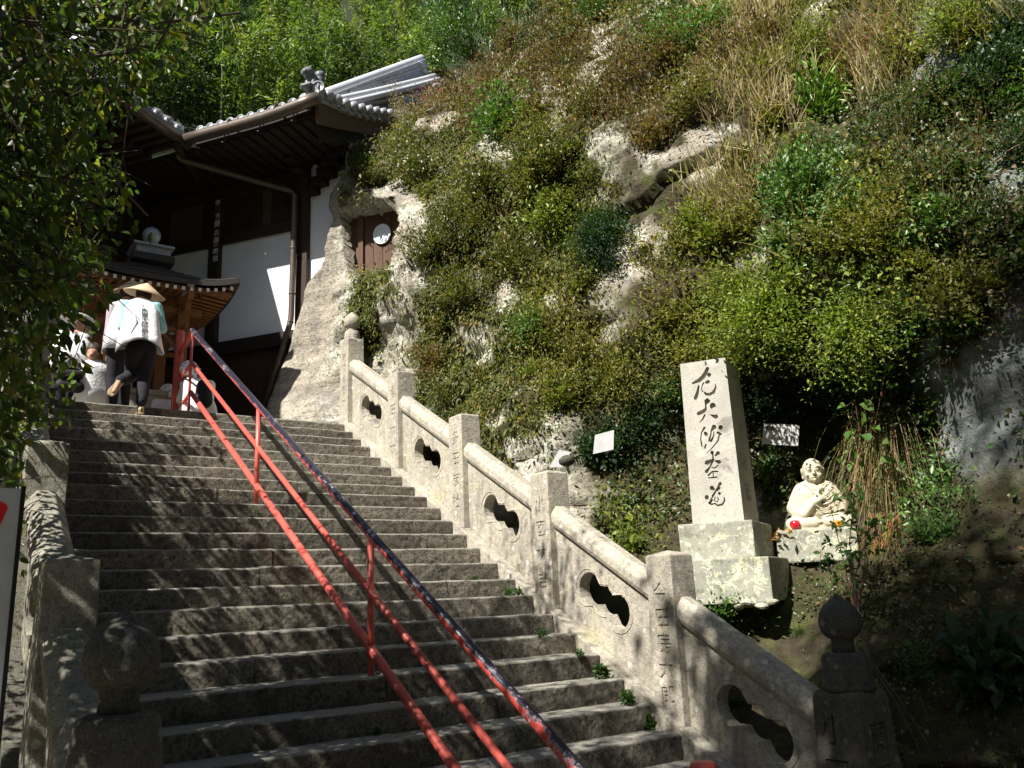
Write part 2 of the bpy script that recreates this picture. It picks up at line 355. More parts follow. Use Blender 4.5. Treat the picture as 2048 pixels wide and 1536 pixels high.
# ------------------------------------------------------------------ leaves
def leafmesh(name, P, D, Nn, size, asp, tint, mat, parent=None, fold=.25, loc=None, stems=None, stemmat=None, oval=False):
    """one mesh of real leaves: four corners each, folded along the midrib"""
    P = np.asarray(P); N_ = len(P); D = D / (np.linalg.norm(D, axis=1, keepdims=True) + 1e-9)
    S = np.cross(D, Nn); S /= np.linalg.norm(S, axis=1, keepdims=True) + 1e-9; U = np.cross(S, D)
    size = np.broadcast_to(size, (N_,))[:, None]; asp = np.broadcast_to(asp, (N_,))[:, None]
    b = P; tp = P + D * size; mid = P + D * size * .45
    l = mid + S * size * asp * .5 + U * size * asp * fold; r = mid - S * size * asp * .5 + U * size * asp * fold
    if oval:
        m1 = P + D * size * .22; m2 = P + D * size * .62; e1 = S * size * asp * .42; e2 = S * size * asp * .44; up = U * size * asp * fold
        V = np.stack([b, m1 + e1 + up, m2 + e2 + up, tp - U * size * .12, m2 - e2 + up, m1 - e1 + up], 1).reshape(-1, 3)
    else: V = np.stack([b, l, tp, r], 1).reshape(-1, 3)
    org = wloc(parent) if parent is not None else np.zeros(3)
    if loc is not None: org = np.asarray(loc, float)
    V = V - org
    nv = 6 if oval else 4; idx = np.arange(N_) * nv
    tri = np.stack([idx, idx + 5, idx + 4, idx, idx + 4, idx + 3, idx, idx + 3, idx + 2, idx, idx + 2, idx + 1] if oval else [idx, idx + 3, idx + 2, idx, idx + 2, idx + 1], 1).reshape(-1)
    me = bpy.data.meshes.new(name); me.vertices.add(len(V)); me.vertices.foreach_set('co', V.astype(np.float32).ravel())
    me.loops.add(len(tri)); me.loops.foreach_set('vertex_index', tri.astype(np.int32))
    me.polygons.add(len(tri) // 3); me.polygons.foreach_set('loop_start', np.arange(0, len(tri), 3, dtype=np.int32))
    me.update(calc_edges=True)
    ca = me.color_attributes.new('tint', 'FLOAT_COLOR', 'POINT')
    tc = np.repeat(np.concatenate([tint, np.ones((N_, 1))], 1), nv, axis=0); ca.data.foreach_set('color', tc.astype(np.float32).ravel())
    me.materials.append(mat)
    o = bpy.data.objects.new(name, me); COL.objects.link(o)
    if parent is not None: o.parent = parent; o.location = Vector(org - wloc(parent))
    elif loc is not None: o.location = Vector(org)
    return o
PAL = dict(moss=[(.12, .125, .028), (.06, .075, .018), (.16, .13, .03), (.085, .115, .022)],
    olive=[(.15, .15, .03), (.10, .11, .022), (.19, .165, .04)],
    brown=[(.17, .085, .035), (.11, .07, .025), (.14, .12, .03), (.09, .09, .025)],
    yg=[(.22, .26, .04), (.13, .18, .03), (.09, .13, .022), (.17, .20, .03)],
    green=[(.05, .12, .025), (.07, .15, .03), (.10, .17, .035)],
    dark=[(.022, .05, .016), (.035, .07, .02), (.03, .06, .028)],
    bright=[(.12, .23, .035), (.16, .27, .045), (.09, .18, .03)],
    ivy=[(.05, .085, .022), (.07, .10, .03), (.035, .06, .02), (.12, .09, .04)],
    dry=[(.40, .34, .20), (.30, .25, .14), (.22, .21, .08), (.36, .27, .16)],
    red=[(.30, .05, .03), (.2, .06, .03), (.16, .12, .04)],
    litter=[(.34, .17, .08), (.24, .11, .05), (.42, .26, .14)],
    bamboo=[(.12, .19, .03), (.17, .24, .04), (.08, .13, .02), (.20, .25, .06)],
    tree=[(.055, .085, .02), (.085, .115, .025), (.035, .06, .016), (.15, .14, .03)],
    white=[(.6, .6, .55)])
def tints(pal, n, var=.25):
    p = np.array(PAL[pal] if isinstance(pal, str) else pal); t = p[rng.integers(0, len(p), n)]
    return np.clip(t * (1 + var * (rng.random((n, 1)) * 2 - 1)), 0, 1)
def unit(n):
    v = rng.normal(size=(n, 3)); return v / np.linalg.norm(v, axis=1, keepdims=True)
def bush(name, base, centre, rad, twigs, per, size, pal, label, cat='shrub', group=None, asp=.45, mat='leaf', out=(0, 0, 0), droop=0., spread=.16, stem='bark', stemr=.006, part='foliage', up=.3, inner=.35, parent=None, oval=False, nstem=26):
    """a shrub: twigs from its base to an uneven shell, leaves along the outer part of every twig"""
    base = np.asarray(base, float); c = np.asarray(centre, float); rad = np.asarray(rad, float)
    root = thing(name, base, label, cat, group) if parent is None else parent
    d = unit(twigs); k = 1 + .55 * fbm(d * 2.2 + c, 3) + .12 * rng.normal(size=twigs)
    tipp = c + d * rad * k[:, None] * (inner + (1 - inner) * rng.random((twigs, 1)) ** .45)
    mid = (base + c) / 2 + (tipp - c) * .35 + rng.normal(size=(twigs, 3)) * rad * .08
    t = (.45 + .6 * rng.random((twigs, per)))[..., None]
    Q = (1 - t) ** 2 * base + 2 * t * (1 - t) * mid[:, None] + t * t * tipp[:, None]
    Q = Q + rng.normal(size=Q.shape) * spread * rad.mean() * t
    D = (tipp - mid)[:, None] * .8 / (np.linalg.norm(tipp - mid, axis=1)[:, None, None] + 1e-6) + rng.normal(size=Q.shape) * .65 + np.array([0, 0, up - droop])
    P = Q.reshape(-1, 3); D = D.reshape(-1, 3); n = len(P)
    Nn = unit(n) * .55 + np.array([-.35, -.2, .9])
    leafmesh(part, P, D, Nn, size * (.7 + .6 * rng.random(n)), asp, tints(pal, n), M[mat], root, oval=oval)
    mb = MB()
    for i in rng.choice(twigs, min(twigs, nstem), replace=False):
        mb.tube([base, mid[i] * .6 + base * .4, mid[i], tipp[i]], [stemr * 1.6, stemr, stemr * .7, stemr * .3], 4, False)
    mb.build('stem', M[stem], root)
    return root
# ------------------------------------------------------------------ hillside (one sheet x = F(y, z))
BW = np.array([-.5797, .8148, 0]); BN = np.array([-.8148, -.5797, 0]); BK = np.array([4.9, 13.05, 0]); UZ = np.array([0, 0, 1.])
def Wp(s, d, z): return BK + BW * s + BN * d + UZ * z
ctl = [(565, 835, 4.42), (610, 650, 4.85), (645, 500, 5.12), (672, 400, 5.3), (700, 325, 5.55), (690, 825, 5.15), (640, 835, 4.8), (700, 700, 5.3), (720, 560, 5.35), (820, 480, 5.55), (800, 620, 5.6), (780, 760, 5.7),
       (770, 300, 6.1), (900, 350, 6.25), (900, 600, 5.95), (900, 780, 5.9), (1000, 750, 6.1), (1000, 900, 5.85), (1100, 300, 6.75), (1250, 350, 6.9), (1250, 600, 6.75), (1195, 480, 7.1), (1100, 600, 6.4), (1130, 870, 6.2),
       (1240, 760, 6.75), (1400, 600, 7.0), (1300, 900, 7.0), (1400, 820, 7.35), (1560, 860, 7.95), (1600, 780, 7.9), (1600, 600, 7.1), (1750, 600, 7.15), (1700, 750, 7.8), (1500, 400, 7.4), (1400, 200, 7.6), (1450, 60, 8.4), (1250, 120, 7.6), (1700, 150, 8.4), (1900, 300, 7.8),
       (1950, 100, 8.2), (2000, 700, 7.5), (1900, 800, 7.6), (1850, 900, 7.9), (1950, 1000, 7.3), (1780, 1000, 7.8), (1900, 1200, 6.8), (1850, 1500, 6.0), (2040, 1500, 6.2), (1650, 1000, 7.85), (1640, 1170, 7.2), (1550, 1230, 6.7), (1450, 1230, 6.3),
       (1330, 1030, 6.7), (1270, 1150, 5.9), (1700, 1300, 6.3), (900, 230, 6.6), (1050, 180, 7.3)]
CP = np.array([at(u, v, x=x) for u, v, x in ctl]); CP = np.vstack([CP, [(6.6, -2, 0), (8.6, -2, 6), (10, 0, 12), (5.6, 6, -.5), (5.5, 9, 1.0), (5.45, 11, 3.2), (5.6, 4, 0.0)]])
def tps(r): return np.where(r > 0, r * r * np.log(r + 1e-9), 0)
n_ = len(CP); Kk = tps(np.linalg.norm(CP[:, None, 1:] - CP[None, :, 1:], axis=2)) + np.eye(n_) * .05
Pp = np.hstack([np.ones((n_, 1)), CP[:, 1:]]); A_ = np.block([[Kk, Pp], [Pp.T, np.zeros((3, 3))]])
sol = np.linalg.solve(A_, np.concatenate([CP[:, 0], [0, 0, 0]]))
edge = [(540, 850), (548, 800), (562, 740), (580, 690), (594, 650), (606, 610), (618, 565), (643, 535), (656, 468), (667, 440), (660, 415), (664, 395), (675, 365), (688, 340), (694, 300)]
EP = np.array([at(u, v, Wp(0, .30, 0), BN) for u, v in edge]); EP = EP[np.argsort(EP[:, 2])]
def smin(a, b, k): return -np.log(np.exp(-a * k) + np.exp(-b * k)) / k
def hillF(y, z):
    q = np.stack([y, z], -1); sh = y.shape; q = q.reshape(-1, 2)
    r = tps(np.linalg.norm(q[:, None] - CP[None, :, 1:], axis=2)) @ sol[:n_] + sol[n_] + q @ sol[n_ + 1:]
    x = r.reshape(sh)
    ztop = np.interp(y, [8.5, 9.7, 10.5, 11.5, 12.1, 12.7, 14], [16, 11.2, 10.45, 10.2, 9.75, 9.15, 8.7])
    over = np.maximum(0, z - ztop); x = np.where(over > 0, np.minimum(x, 99), x) + over * 3.2
    return x
NY, NZ = 300, 270
zs = np.linspace(-.6, 13.5, NZ); tt = np.linspace(0, 1, NY)
ye = np.interp(zs, EP[:, 2], EP[:, 1]); ye = np.where(zs > EP[-1, 2], EP[-1, 1] + .1, ye); ye = np.where(zs < 4.2, ye[np.argmin(abs(zs - 4.2))], ye)
xe = np.interp(zs, EP[:, 2], EP[:, 0])
Z, T = np.meshgrid(zs, tt, indexing='ij'); Y = ye[:, None] * (1 - T) + (-2.2) * T
X = hillF(Y, Z)
bl = np.clip((Y - (ye[:, None] - .55)) / .55, 0, 1) ** 2 * (Z > 4.0) * (Z < 9.3)      # meet the traced end of the cliff
X = X * (1 - bl) + xe[:, None] * bl
PX = np.stack([X, Y, Z], -1)
smoothcol = np.clip((Y - 11.9) / .5, 0, 1)
calm = np.exp(-(((Y - 5.2) / 1.3) ** 2 + ((Z - 1.8) / 1.0) ** 2)) ; eb = 1 - .85 * np.sqrt(bl); amp = (.66 - .40 * smoothcol) * (1 - .6 * calm) * eb
X = X - amp * (1.0 * fbm(PX * .85, 5)) - .30 * np.abs(fbm(PX * np.array([1.7, 1.7, 2.2]) + 5, 5)) * 2 * (1 - .75 * smoothcol) * (1 - .6 * calm) * eb - .07 * fbm(PX * 5 + 9, 3) - (.035 * fbm(PX * np.array([1.2, 1.2, 11]), 4) + .10 * fbm(PX * np.array([1.5, 1.5, 2.5]) + 8, 4)) * smoothcol
sw_ = Z * 1.25 + .25 * Y + 1.3 * fbm(PX * .45 + 2, 3); sw_ = sw_ - np.floor(sw_); X = X + (.16 * sw_ ** 1.5 - .06) * (1 - .8 * smoothcol) * (1 - .7 * calm) * eb * np.clip(fbm(PX * .8 + 60, 2) * 4 + .5, 0, 1)
# recess with the plank door, and its overhanging brow
u_, v_, _ = proj(np.stack([X, Y, Z], -1))
DP = [(684, 432), (700, 424), (745, 412), (786, 400), (794, 420), (797, 452), (783, 487), (779, 535), (724, 548), (700, 545), (690, 500)]
def inpoly(u, v, poly):
    r = np.zeros(u.shape, bool); j = len(poly) - 1
    for i in range(len(poly)):
        xi, yi = poly[i]; xj, yj = poly[j]
        r ^= ((yi > v) != (yj > v)) & (u < (xj - xi) * (v - yi) / (yj - yi + 1e-9) + xi); j = i
    return r
near = (Y > 10.3)
hole = inpoly(u_, v_, DP) & near
brow = np.exp(-(((u_ - 740) / 60) ** 2 + ((v_ - 395) / 14) ** 2)) * near
PX = np.stack([X, Y, Z], -1) + (BN * .22) * brow[..., None]
dd = (PX - Wp(0, .02, 0)) @ BN
PX = PX - (BN * 1.0) * (np.maximum(dd + .55, .55) * hole)[..., None]
PX = PX + BN * (.08 * np.exp(-(((u_ - 818) / 26) ** 2)) * np.clip((v_ - 380) / 40, 0, 1) * (v_ < 640) * near)[..., None]
HX = PX
mb = MB(); V = PX.reshape(-1, 3)
ii = np.arange(NZ * NY).reshape(NZ, NY)
fa = np.stack([ii[:-1, :-1], ii[1:, :-1], ii[1:, 1:], ii[:-1, 1:]], -1).reshape(-1, 4)
# return face of the cliff end, back behind the wall of the building
ret = PX[:, 0] - BN * 1.2; o_ = len(V); V = np.vstack([V, ret]); k = np.arange(NZ - 1)
fa = np.vstack([fa, np.stack([o_ + k, o_ + k + 1, ii[1:, 0], ii[:-1, 0]], -1)])
me = bpy.data.meshes.new('rocky_hillside'); me.from_pydata(V.tolist(), [], fa.tolist()); me.materials.append(M['cliff'])
me.polygons.foreach_set('use_smooth', [True] * len(me.polygons)); me.update()
hill = bpy.data.objects.new('rocky_hillside', me); COL.objects.link(hill); tag(hill, kind='structure')
HB = BVHTree.FromPolygons([tuple(p) for p in V], fa.tolist())
def hit(u, v):
    d = Vector(ray(u, v)).normalized(); r = HB.ray_cast(Vector(CAM), d)
    if r[0] is None: return at(u, v, x=7.5), np.array([-.8, -.2, .5])
    n = np.array(r[1]); n = n if n @ np.array(d) < 0 else -n
    return np.array(r[0]), n

# ------------------------------------------------------------------ ground, landing, banks
def sheet(name, pts, m, kind='structure'):
    o = MB().add(pts, [tuple(range(len(pts)))]).build(name, m); return tag(o, kind=kind)
sheet('ground', [(-200, -200, -.02), (300, -200, -.02), (300, 300, -.02), (-200, 300, -.02)], M['soil'])
sheet('gravel_path', [(-1.5, -6, 0), (5.3, -6, 0), (5.3, 4.6, 0), (-1.5, 4.6, 0)], M['paving'])
g = MB(); g.obox((-9, 11.55, 3.4), (15.6, 0, 0), (0, 16, 0), (0, 0, .745)); tag(g.build('temple_terrace', M['paving']), kind='structure')
# bank beside the stairs on the left
bx = np.linspace(-9, .5, 36); by = np.linspace(2.5, 12.2, 60); BX, BY = np.meshgrid(bx, by, indexing='ij')
BZ = np.clip((BY - 4.3) * .573, -.1, 4.12) - .25 + .25 * fbm(np.stack([BX, BY, BX * 0], -1) * 1.1, 4) - .3 * np.clip((BX + .2) / .7, 0, 1)
V = np.stack([BX, BY, BZ], -1).reshape(-1, 3); ii = np.arange(36 * 60).reshape(36, 60)
o = MB().add(V, np.stack([ii[:-1, :-1], ii[1:, :-1], ii[1:, 1:], ii[:-1, 1:]], -1).reshape(-1, 4).tolist()).build('earth_bank', M['soil'], None, True); tag(o, kind='structure')
# forested slope behind the temple
fx = np.linspace(-60, 70, 60); fy = np.linspace(20, 90, 40); FX, FY = np.meshgrid(fx, fy, indexing='ij')
FZ = 3 + (FY - 20) * 1.25 + 5 * fbm(np.stack([FX, FY, FX * 0], -1) * .07, 3)
V = np.stack([FX, FY, FZ], -1).reshape(-1, 3); ii = np.arange(2400).reshape(60, 40)
o = MB().add(V, np.stack([ii[:-1, :-1], ii[1:, :-1], ii[1:, 1:], ii[:-1, 1:]], -1).reshape(-1, 4).tolist()).build('forest_slope', M['forest_soil'], None, True); tag(o, kind='structure')

# unseen dark slopes added behind and left of the viewer to block sky light
for nm_, f_ in (('sky_block_slope', lambda a, q: (a, -11 - 30 * q, -1 + 34 * q)), ('sky_block_slope', lambda a, q: (-15 - 34 * q, a, -1 + 22 * q))):
    ga = np.linspace(-60, 60, 30); gq = np.linspace(0, 1, 14); V = np.array([np.array(f_(a, q)) + np.array([0, 0, 2.5 * (vnoise(np.array([a * .3, q * 9, 3.])) - .5)]) for a in ga for q in gq])
    ii = np.arange(30 * 14).reshape(30, 14); o = MB().add(V, np.stack([ii[:-1, :-1], ii[1:, :-1], ii[1:, 1:], ii[:-1, 1:]], -1).reshape(-1, 4).tolist()).build(nm_, M['forest_soil'], None, True); tag(o, kind='structure')
# ------------------------------------------------------------------ stone stairs, every stone a block
XL, XR = .84, 4.92
SY = [11.266, 10.968, 10.70, 10.395, 10.075, 9.786, 9.469, 9.156, 8.847, 8.533, 8.26, 7.98, 7.705, 7.381, 7.078, 6.779, 6.478, 6.185, 5.864, 5.566, 5.267, 4.965, 4.66, 4.35]
SZ = [4.172, 4.01, 3.845, 3.683, 3.497, 3.325, 3.152, 2.99, 2.828, 2.65, 2.482, 2.303, 2.14, 1.963, 1.79, 1.627, 1.446, 1.275, 1.105, .92, .745, .556, .37, .19]
stairs = thing('stone_staircase', (2.88, 7.8, 0), None, None); tag(stairs, kind='structure')
joints = {}
def jx(v, u, k): return at(u, v, y=SY[k])[0]
JP = {1: [(340, 842)], 2: [(367, 857)], 4: [(442, 901)], 7: [(596, 952)], 8: [(434, 966)], 9: [(655, 997)], 10: [(475, 1018)], 12: [(545, 1085)], 13: [(520, 1115)], 14: [(607, 1145), (895, 1173)], 16: [(683, 1240)], 17: [(511, 1285)], 19: [(635, 1400)], 20: [(818, 1440)], 21: [(693, 1515)], 5: [(720, 920)], 11: [(842, 1055)], 15: [(770, 1200)], 18: [(772, 1330)]}
for k in range(24):
    xs = sorted([jx(v, u, k) for u, v in JP.get(k, [])])
    xs = [x for x in xs if XL + .4 < x < XR - .3]
    cuts = [XL] + xs
    while XR - cuts[-1] > 2.6: cuts.append(cuts[-1] + random.uniform(1.3, 2.1))
    cuts.append(XR)
    for a, b in zip(cuts[:-1], cuts[1:]):
        y0 = SY[k] + random.uniform(-.008, .008); z1 = SZ[k] + random.uniform(-.006, .006); h = (SZ[k] - SZ[k + 1] if k < 23 else .19) + .012
        nx = max(4, int((b - a) / .027)); prof = [(0.0, -h), (-.002, -h * .84), (-.004, -h * .68), (-.003, -h * .52), (.0, -h * .38), (.001, -h * .25), (.003, -.017), (.013, -.0035), (.04, 0), (.36, .002), (.36, -h)]
        vs = []; gx = np.linspace(a + .004, b - .004, nx)
        for xi in gx:
            for j, (py, pz) in enumerate(prof):
                e = 0 if j in (9, 10) else 1
                w = (fbm(np.array([xi * 5, y0 * 7, (z1 + pz) * 7]), 2) * .022 + fbm(np.array([xi * 26, y0 * 7, (z1 + pz) * 30]), 3) * .020) * e
                w2 = fbm(np.array([xi * 4, y0 * 3 + 50, z1]), 2) * .016 * (1 if 5 < j < 9 else 0)
                vs.append((xi, y0 + py + w, z1 + pz + w2))
        m_ = len(prof)
        fs = [(i * m_ + j, (i + 1) * m_ + j, (i + 1) * m_ + (j + 1) % m_, i * m_ + (j + 1) % m_) for i in range(nx - 1) for j in range(m_)]
        fs += [tuple(range(m_)), tuple(range((nx - 1) * m_, nx * m_))[::-1]]
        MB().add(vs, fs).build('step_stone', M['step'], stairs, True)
for o in [q for q in COL.objects if q.name.startswith('step_stone')]:
    bm = bmesh.new(); bm.from_mesh(o.data); bmesh.ops.recalc_face_normals(bm, faces=bm.faces); bm.to_mesh(o.data); bm.free()
    o.data.set_sharp_from_angle(angle=R(50))

# ------------------------------------------------------------------ balustrades
SL = .573; YP = [4.975, 6.545, 8.115, 9.69, 11.28]     # near edge of every post
def nose(y): return .556 + (y - 4.965) * SL
def finial(mb, c, r=.13):
    prof = [(.072, 0), (.066, .05), (.068, .085), (.095, .10), (.118, .128), (.130, .17), (.130, .20), (.122, .24), (.10, .28), (.068, .310), (.040, .332), (.020, .350), (.008, .362), (.002, .366)]
    return mb.lathe([(a * r / .13, b * r / .13) for a, b in prof], c, 28)
def collar(mb, c, rx, h):
    rings = [(1.0, 0), (1.0, .13 * h), (.965, .16 * h), (.985, .20 * h), (.95, .45 * h), (.93, .50 * h), (.95, .54 * h), (.93, .62 * h), (.90, .66 * h), (.90, .84 * h), (.84, .95 * h), (.66, 1.0 * h), (.2, 1.02 * h)]
    return mb.lathe([(a * rx, b) for a, b in rings], c, 24)
def txtmesh(s, size, extr=.01):
    cu = bpy.data.curves.new('t', 'FONT'); cu.body = s; cu.size = size; cu.extrude = extr; cu.resolution_u = 2; cu.align_x = 'CENTER'
    o = bpy.data.objects.new('t', cu); COL.objects.link(o); dg = bpy.context.evaluated_depsgraph_get(); dg.update()
    me = bpy.data.meshes.new_from_object(o.evaluated_get(dg)); bpy.data.objects.remove(o); return me
def carve(target, cutters):
    """cut recessed lettering into a stone: exact boolean with the joined cutter solids"""
    bm = bmesh.new()
    for me, mat in cutters: me.transform(mat); bm.from_mesh(me)
    bmesh.ops.remove_doubles(bm, verts=bm.verts, dist=1e-5)
    cm = bpy.data.meshes.new('cut'); bm.to_mesh(cm); bm.free()
    co = bpy.data.objects.new('cut', cm); COL.objects.link(co); co.matrix_world = Matrix.Translation(Vector(wloc(target)))
    bpy.context.view_layer.update()
    md = target.modifiers.new('b', 'BOOLEAN'); md.object = co; md.operation = 'DIFFERENCE'; md.solver = 'EXACT'; md.use_self = True
    dg = bpy.context.evaluated_depsgraph_get(); dg.update()
    nm = bpy.data.meshes.new_from_object(target.evaluated_get(dg)); target.modifiers.clear()
    if len(nm.polygons) > 10: target.data = nm
    bpy.data.objects.remove(co)
def holepoly(th):
    """three-lobed cloud slot along the slope: outline of three joined discs, in (y, z) about the centre"""
    C3 = [(-.21, .0, .150), (.0, .0, .128), (.21, .0, .150)]; P = []
    for k in range(46):
        a = 2 * math.pi * k / 46; d = np.array([math.cos(a), math.sin(a)]); best = 0
        for cx, cy, r in C3:
            b_ = d[0] * cx + d[1] * cy; disc_ = b_ * b_ - (cx * cx + cy * cy - r * r)
            if disc_ > 0: best = max(best, b_ + math.sqrt(disc_))
        if abs(d[0]) < .5 and d[1] > 0: best += .008 * math.sin(a * 9)
        q = d * best; P.append((q[0] * math.cos(th) - q[1] * math.sin(th) * -1 * 0 + q[1] * -math.sin(th), q[0] * math.sin(th) + q[1] * math.cos(th)))
    return P
def balustrade(name, x0, x1, side, label, texts, mat, newel_mat, pmat2):
    root = thing(name, ((x0 + x1) / 2, 3.55, 0), label, 'balustrade')
    xm = (x0 + x1) / 2; tk = .125
    px0, px1 = xm - tk / 2, xm + tk / 2
    for i, yp in enumerate(YP):
        zt = nose(yp) + 1.37; zb = nose(yp) - .02; top_in = .012
        d = .31
        vs = []
        for zz, ins in ((zb, 0), (zt - .05, top_in)):
            vs += [(x0 + ins, yp + ins, zz), (x1 - ins, yp + ins, zz), (x1 - ins, yp + d - ins, zz), (x0 + ins, yp + d - ins, zz)]
        vs += [(x0 + .02, yp + .02, zt - .035), (x1 - .02, yp + .02, zt - .035), (x1 - .02, yp + d - .02, zt - .035), (x0 + .02, yp + d - .02, zt - .035), (xm, yp + d / 2, zt)]
        fs = [(0, 3, 2, 1)] + [(a, (a + 1) % 4, (a + 1) % 4 + 4, a + 4) for a in range(4)] + [(a + 4, (a + 1) % 4 + 4, (a + 1) % 4 + 8, a + 8) for a in range(4)] + [(a + 8, (a + 1) % 4 + 8, 12) for a in range(4)]
        p = MB().add(vs, fs).build('post', mat, root, bevel=.008)
        if side > 0 and texts[i]:
            chars = texts[i]; n = len(chars); cut = []
            z0 = zt - (.30 if i in (0, 1) else .26); stepz = (.98 / max(n, 4)) if i != 4 else .17
            for j, ch in enumerate(chars):
                me_ = txtmesh(ch, .17 if i != 4 else .13, .012)
                # text stands on the face towards the stairs: text x runs against +y, up stays up
                mat_ = Matrix(((0, 0, -1, x0 + ins - .001), (-1, 0, 0, yp + d / 2), (0, 1, 0, z0 - j * stepz - .1), (0, 0, 0, 1)))
                loc = wloc(p); cut.append((me_, Matrix.Translation(Vector(-loc)) @ mat_))
            carve(p, cut)
        if i == 4:
            MBn = MB(); collar(MBn, (xm, yp + d / 2, zt - .045), .125, .16); c_ = MBn.build('collar', mat, p, True)
            f = MB(); finial(f, (xm, yp + d / 2, zt + .08), .125); f.build('finial', mat, c_, True); c_.parent = root; c_.location = p.location
    ynew = 3.42; zn = .93 if side > 0 else 1.075
    # newel: flared square pillar with collar and onion finial
    nb = MB(); q = .175; ny = ynew + .17; nz = .93 if side > 0 else 1.02
    ring = lambda e, z: [(xm - e, ny - e, z), (xm + e, ny - e, z), (xm + e, ny + e, z), (xm - e, ny + e, z)]
    vs = ring(.21, 0) + ring(.205, .35) + ring(.178, .55) + ring(.17, nz - .03) + ring(.15, nz)
    fs = [(0, 3, 2, 1)] + [(r * 4 + a, r * 4 + (a + 1) % 4, (r + 1) * 4 + (a + 1) % 4, (r + 1) * 4 + a) for r in range(4) for a in range(4)] + [(16, 17, 18, 19)]
    nw = nb.add(vs, fs).build('newel_post', newel_mat, root, bevel=.02, segs=3)
    if side > 0:
        cut = []
        for ch, zz, s_ in (('小', .70, .20), ('國', .44, .20)):
            cut.append((txtmesh(ch, s_, .014), Matrix.Translation(Vector(-wloc(nw))) @ Matrix(((0, 0, -1, xm - .173), (-1, 0, 0, ny + .03), (0, 1, 0, zz - .08), (0, 0, 0, 1)))))
        for ch, zz in (('蘭', .66), ('三', .42)):
            cut.append((txtmesh(ch, .2, .014), Matrix.Translation(Vector(-wloc(nw))) @ Matrix(((1, 0, 0, xm), (0, 0, -1, ny - .173), (0, 1, 0, zz - .08), (0, 0, 0, 1)))))
        carve(nw, cut)
    c_ = MB(); collar(c_, (xm, ny, nz - .004), .168, .235); co = c_.build('collar', newel_mat, root, True)
    f_ = MB(); finial(f_, (xm, ny, nz + .225), .137); f_.build('finial', newel_mat, co, True)
    # panels with their slots, copings and plinths between the posts
    ys = [ny + .16] + [y for y in YP]
    for i in range(5):
        ya = (ny + .165) if i == 0 else YP[i - 1] + .308; yb = YP[i] + .002
        ym = (ya + yb) / 2; bz = .03; tz = .80
        pol = [(ya, nose(ya) + bz), (yb, nose(yb) + bz), (yb, nose(yb) + tz), (ya, nose(ya) + tz)]
        hp = [(ym + a, nose(ym) + .45 + b) for a, b in holepoly(math.atan(SL))]
        # outer ring and slot ring bridged to give a real opening
        bm = bmesh.new()
        def ringv(pts, x): return [bm.verts.new((x - wloc(root)[0], a - wloc(root)[1], b)) for a, b in pts]
        L = []
        for x in (px0, px1):
            o1 = ringv(pol, x); h1 = ringv(hp, x); e = []
            for rg in (o1, h1): e += [bm.edges.new((rg[j], rg[(j + 1) % len(rg)])) for j in range(len(rg))]
            bmesh.ops.triangle_fill(bm, use_beauty=True, use_dissolve=False, edges=e); L.append((o1, h1))
        for idx in (0, 1):
            a, b = L[0][idx], L[1][idx]
            for j in range(len(a)): bm.faces.new((a[j], a[(j + 1) % len(a)], b[(j + 1) % len(a)], b[j]))
        bmesh.ops.recalc_face_normals(bm, faces=bm.faces)
        me = bpy.data.meshes.new('panel'); bm.to_mesh(me); bm.free(); me.materials.append(mat)
        pn = bpy.data.objects.new('panel', me); COL.objects.link(pn); pn.parent = root
        # raised rim round the slot
        rim = MB(); rp = [np.array([px0 - .001, a, b]) for a, b in [(ym + (y_ - ym) * 1.12, nose(ym) + .45 + (z_ - nose(ym) - .45) * 1.12) for y_, z_ in hp]]
        for j in range(len(rp)): rim.tube([rp[j], rp[(j + 1) % len(rp)]], .006, 5, False)
        rim.build('slot_rim', mat, pn, True)
        # coping: six sided bar following the slope
        cw, ch = .118, .20; cz = nose(ya) + tz - .004
        sec = [(-cw * .82, 0), (-cw, .05), (-cw, .12), (-cw * .45, ch), (cw * .45, ch), (cw, .12), (cw, .05), (cw * .82, 0)]
        cp = MB().prism([(xm + a, ya, cz + b) for a, b in sec], (0, yb - ya, (yb - ya) * SL)).build('coping', mat, root, bevel=.014, segs=3)
        # plinth stone under the panel, its underside stepped out of sight by the stairs
        pw = x1 - x0 - .02
        pl = [(ya - .30, nose(ya - .30) - .50), (yb + .01, nose(yb) - .50), (yb + .01, nose(yb) + .028), (ya - .30, nose(ya - .30) + .028)]
        MB().prism([(x0 - .055, a, b) for a, b in pl], (x1 - x0 + .08, 0, 0)).build('plinth_stone', pmat2, root, bevel=.01)
    return root
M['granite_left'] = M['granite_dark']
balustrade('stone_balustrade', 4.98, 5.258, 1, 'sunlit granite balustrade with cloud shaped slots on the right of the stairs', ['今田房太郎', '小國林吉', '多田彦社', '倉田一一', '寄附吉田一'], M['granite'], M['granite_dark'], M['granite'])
bl_ = balustrade('stone_balustrade', .535, .82, -1, 'shaded granite balustrade on the left of the stairs behind the leafy branches', [None] * 5, M['granite_mid'], M['granite_dark'], M['granite_dark'])

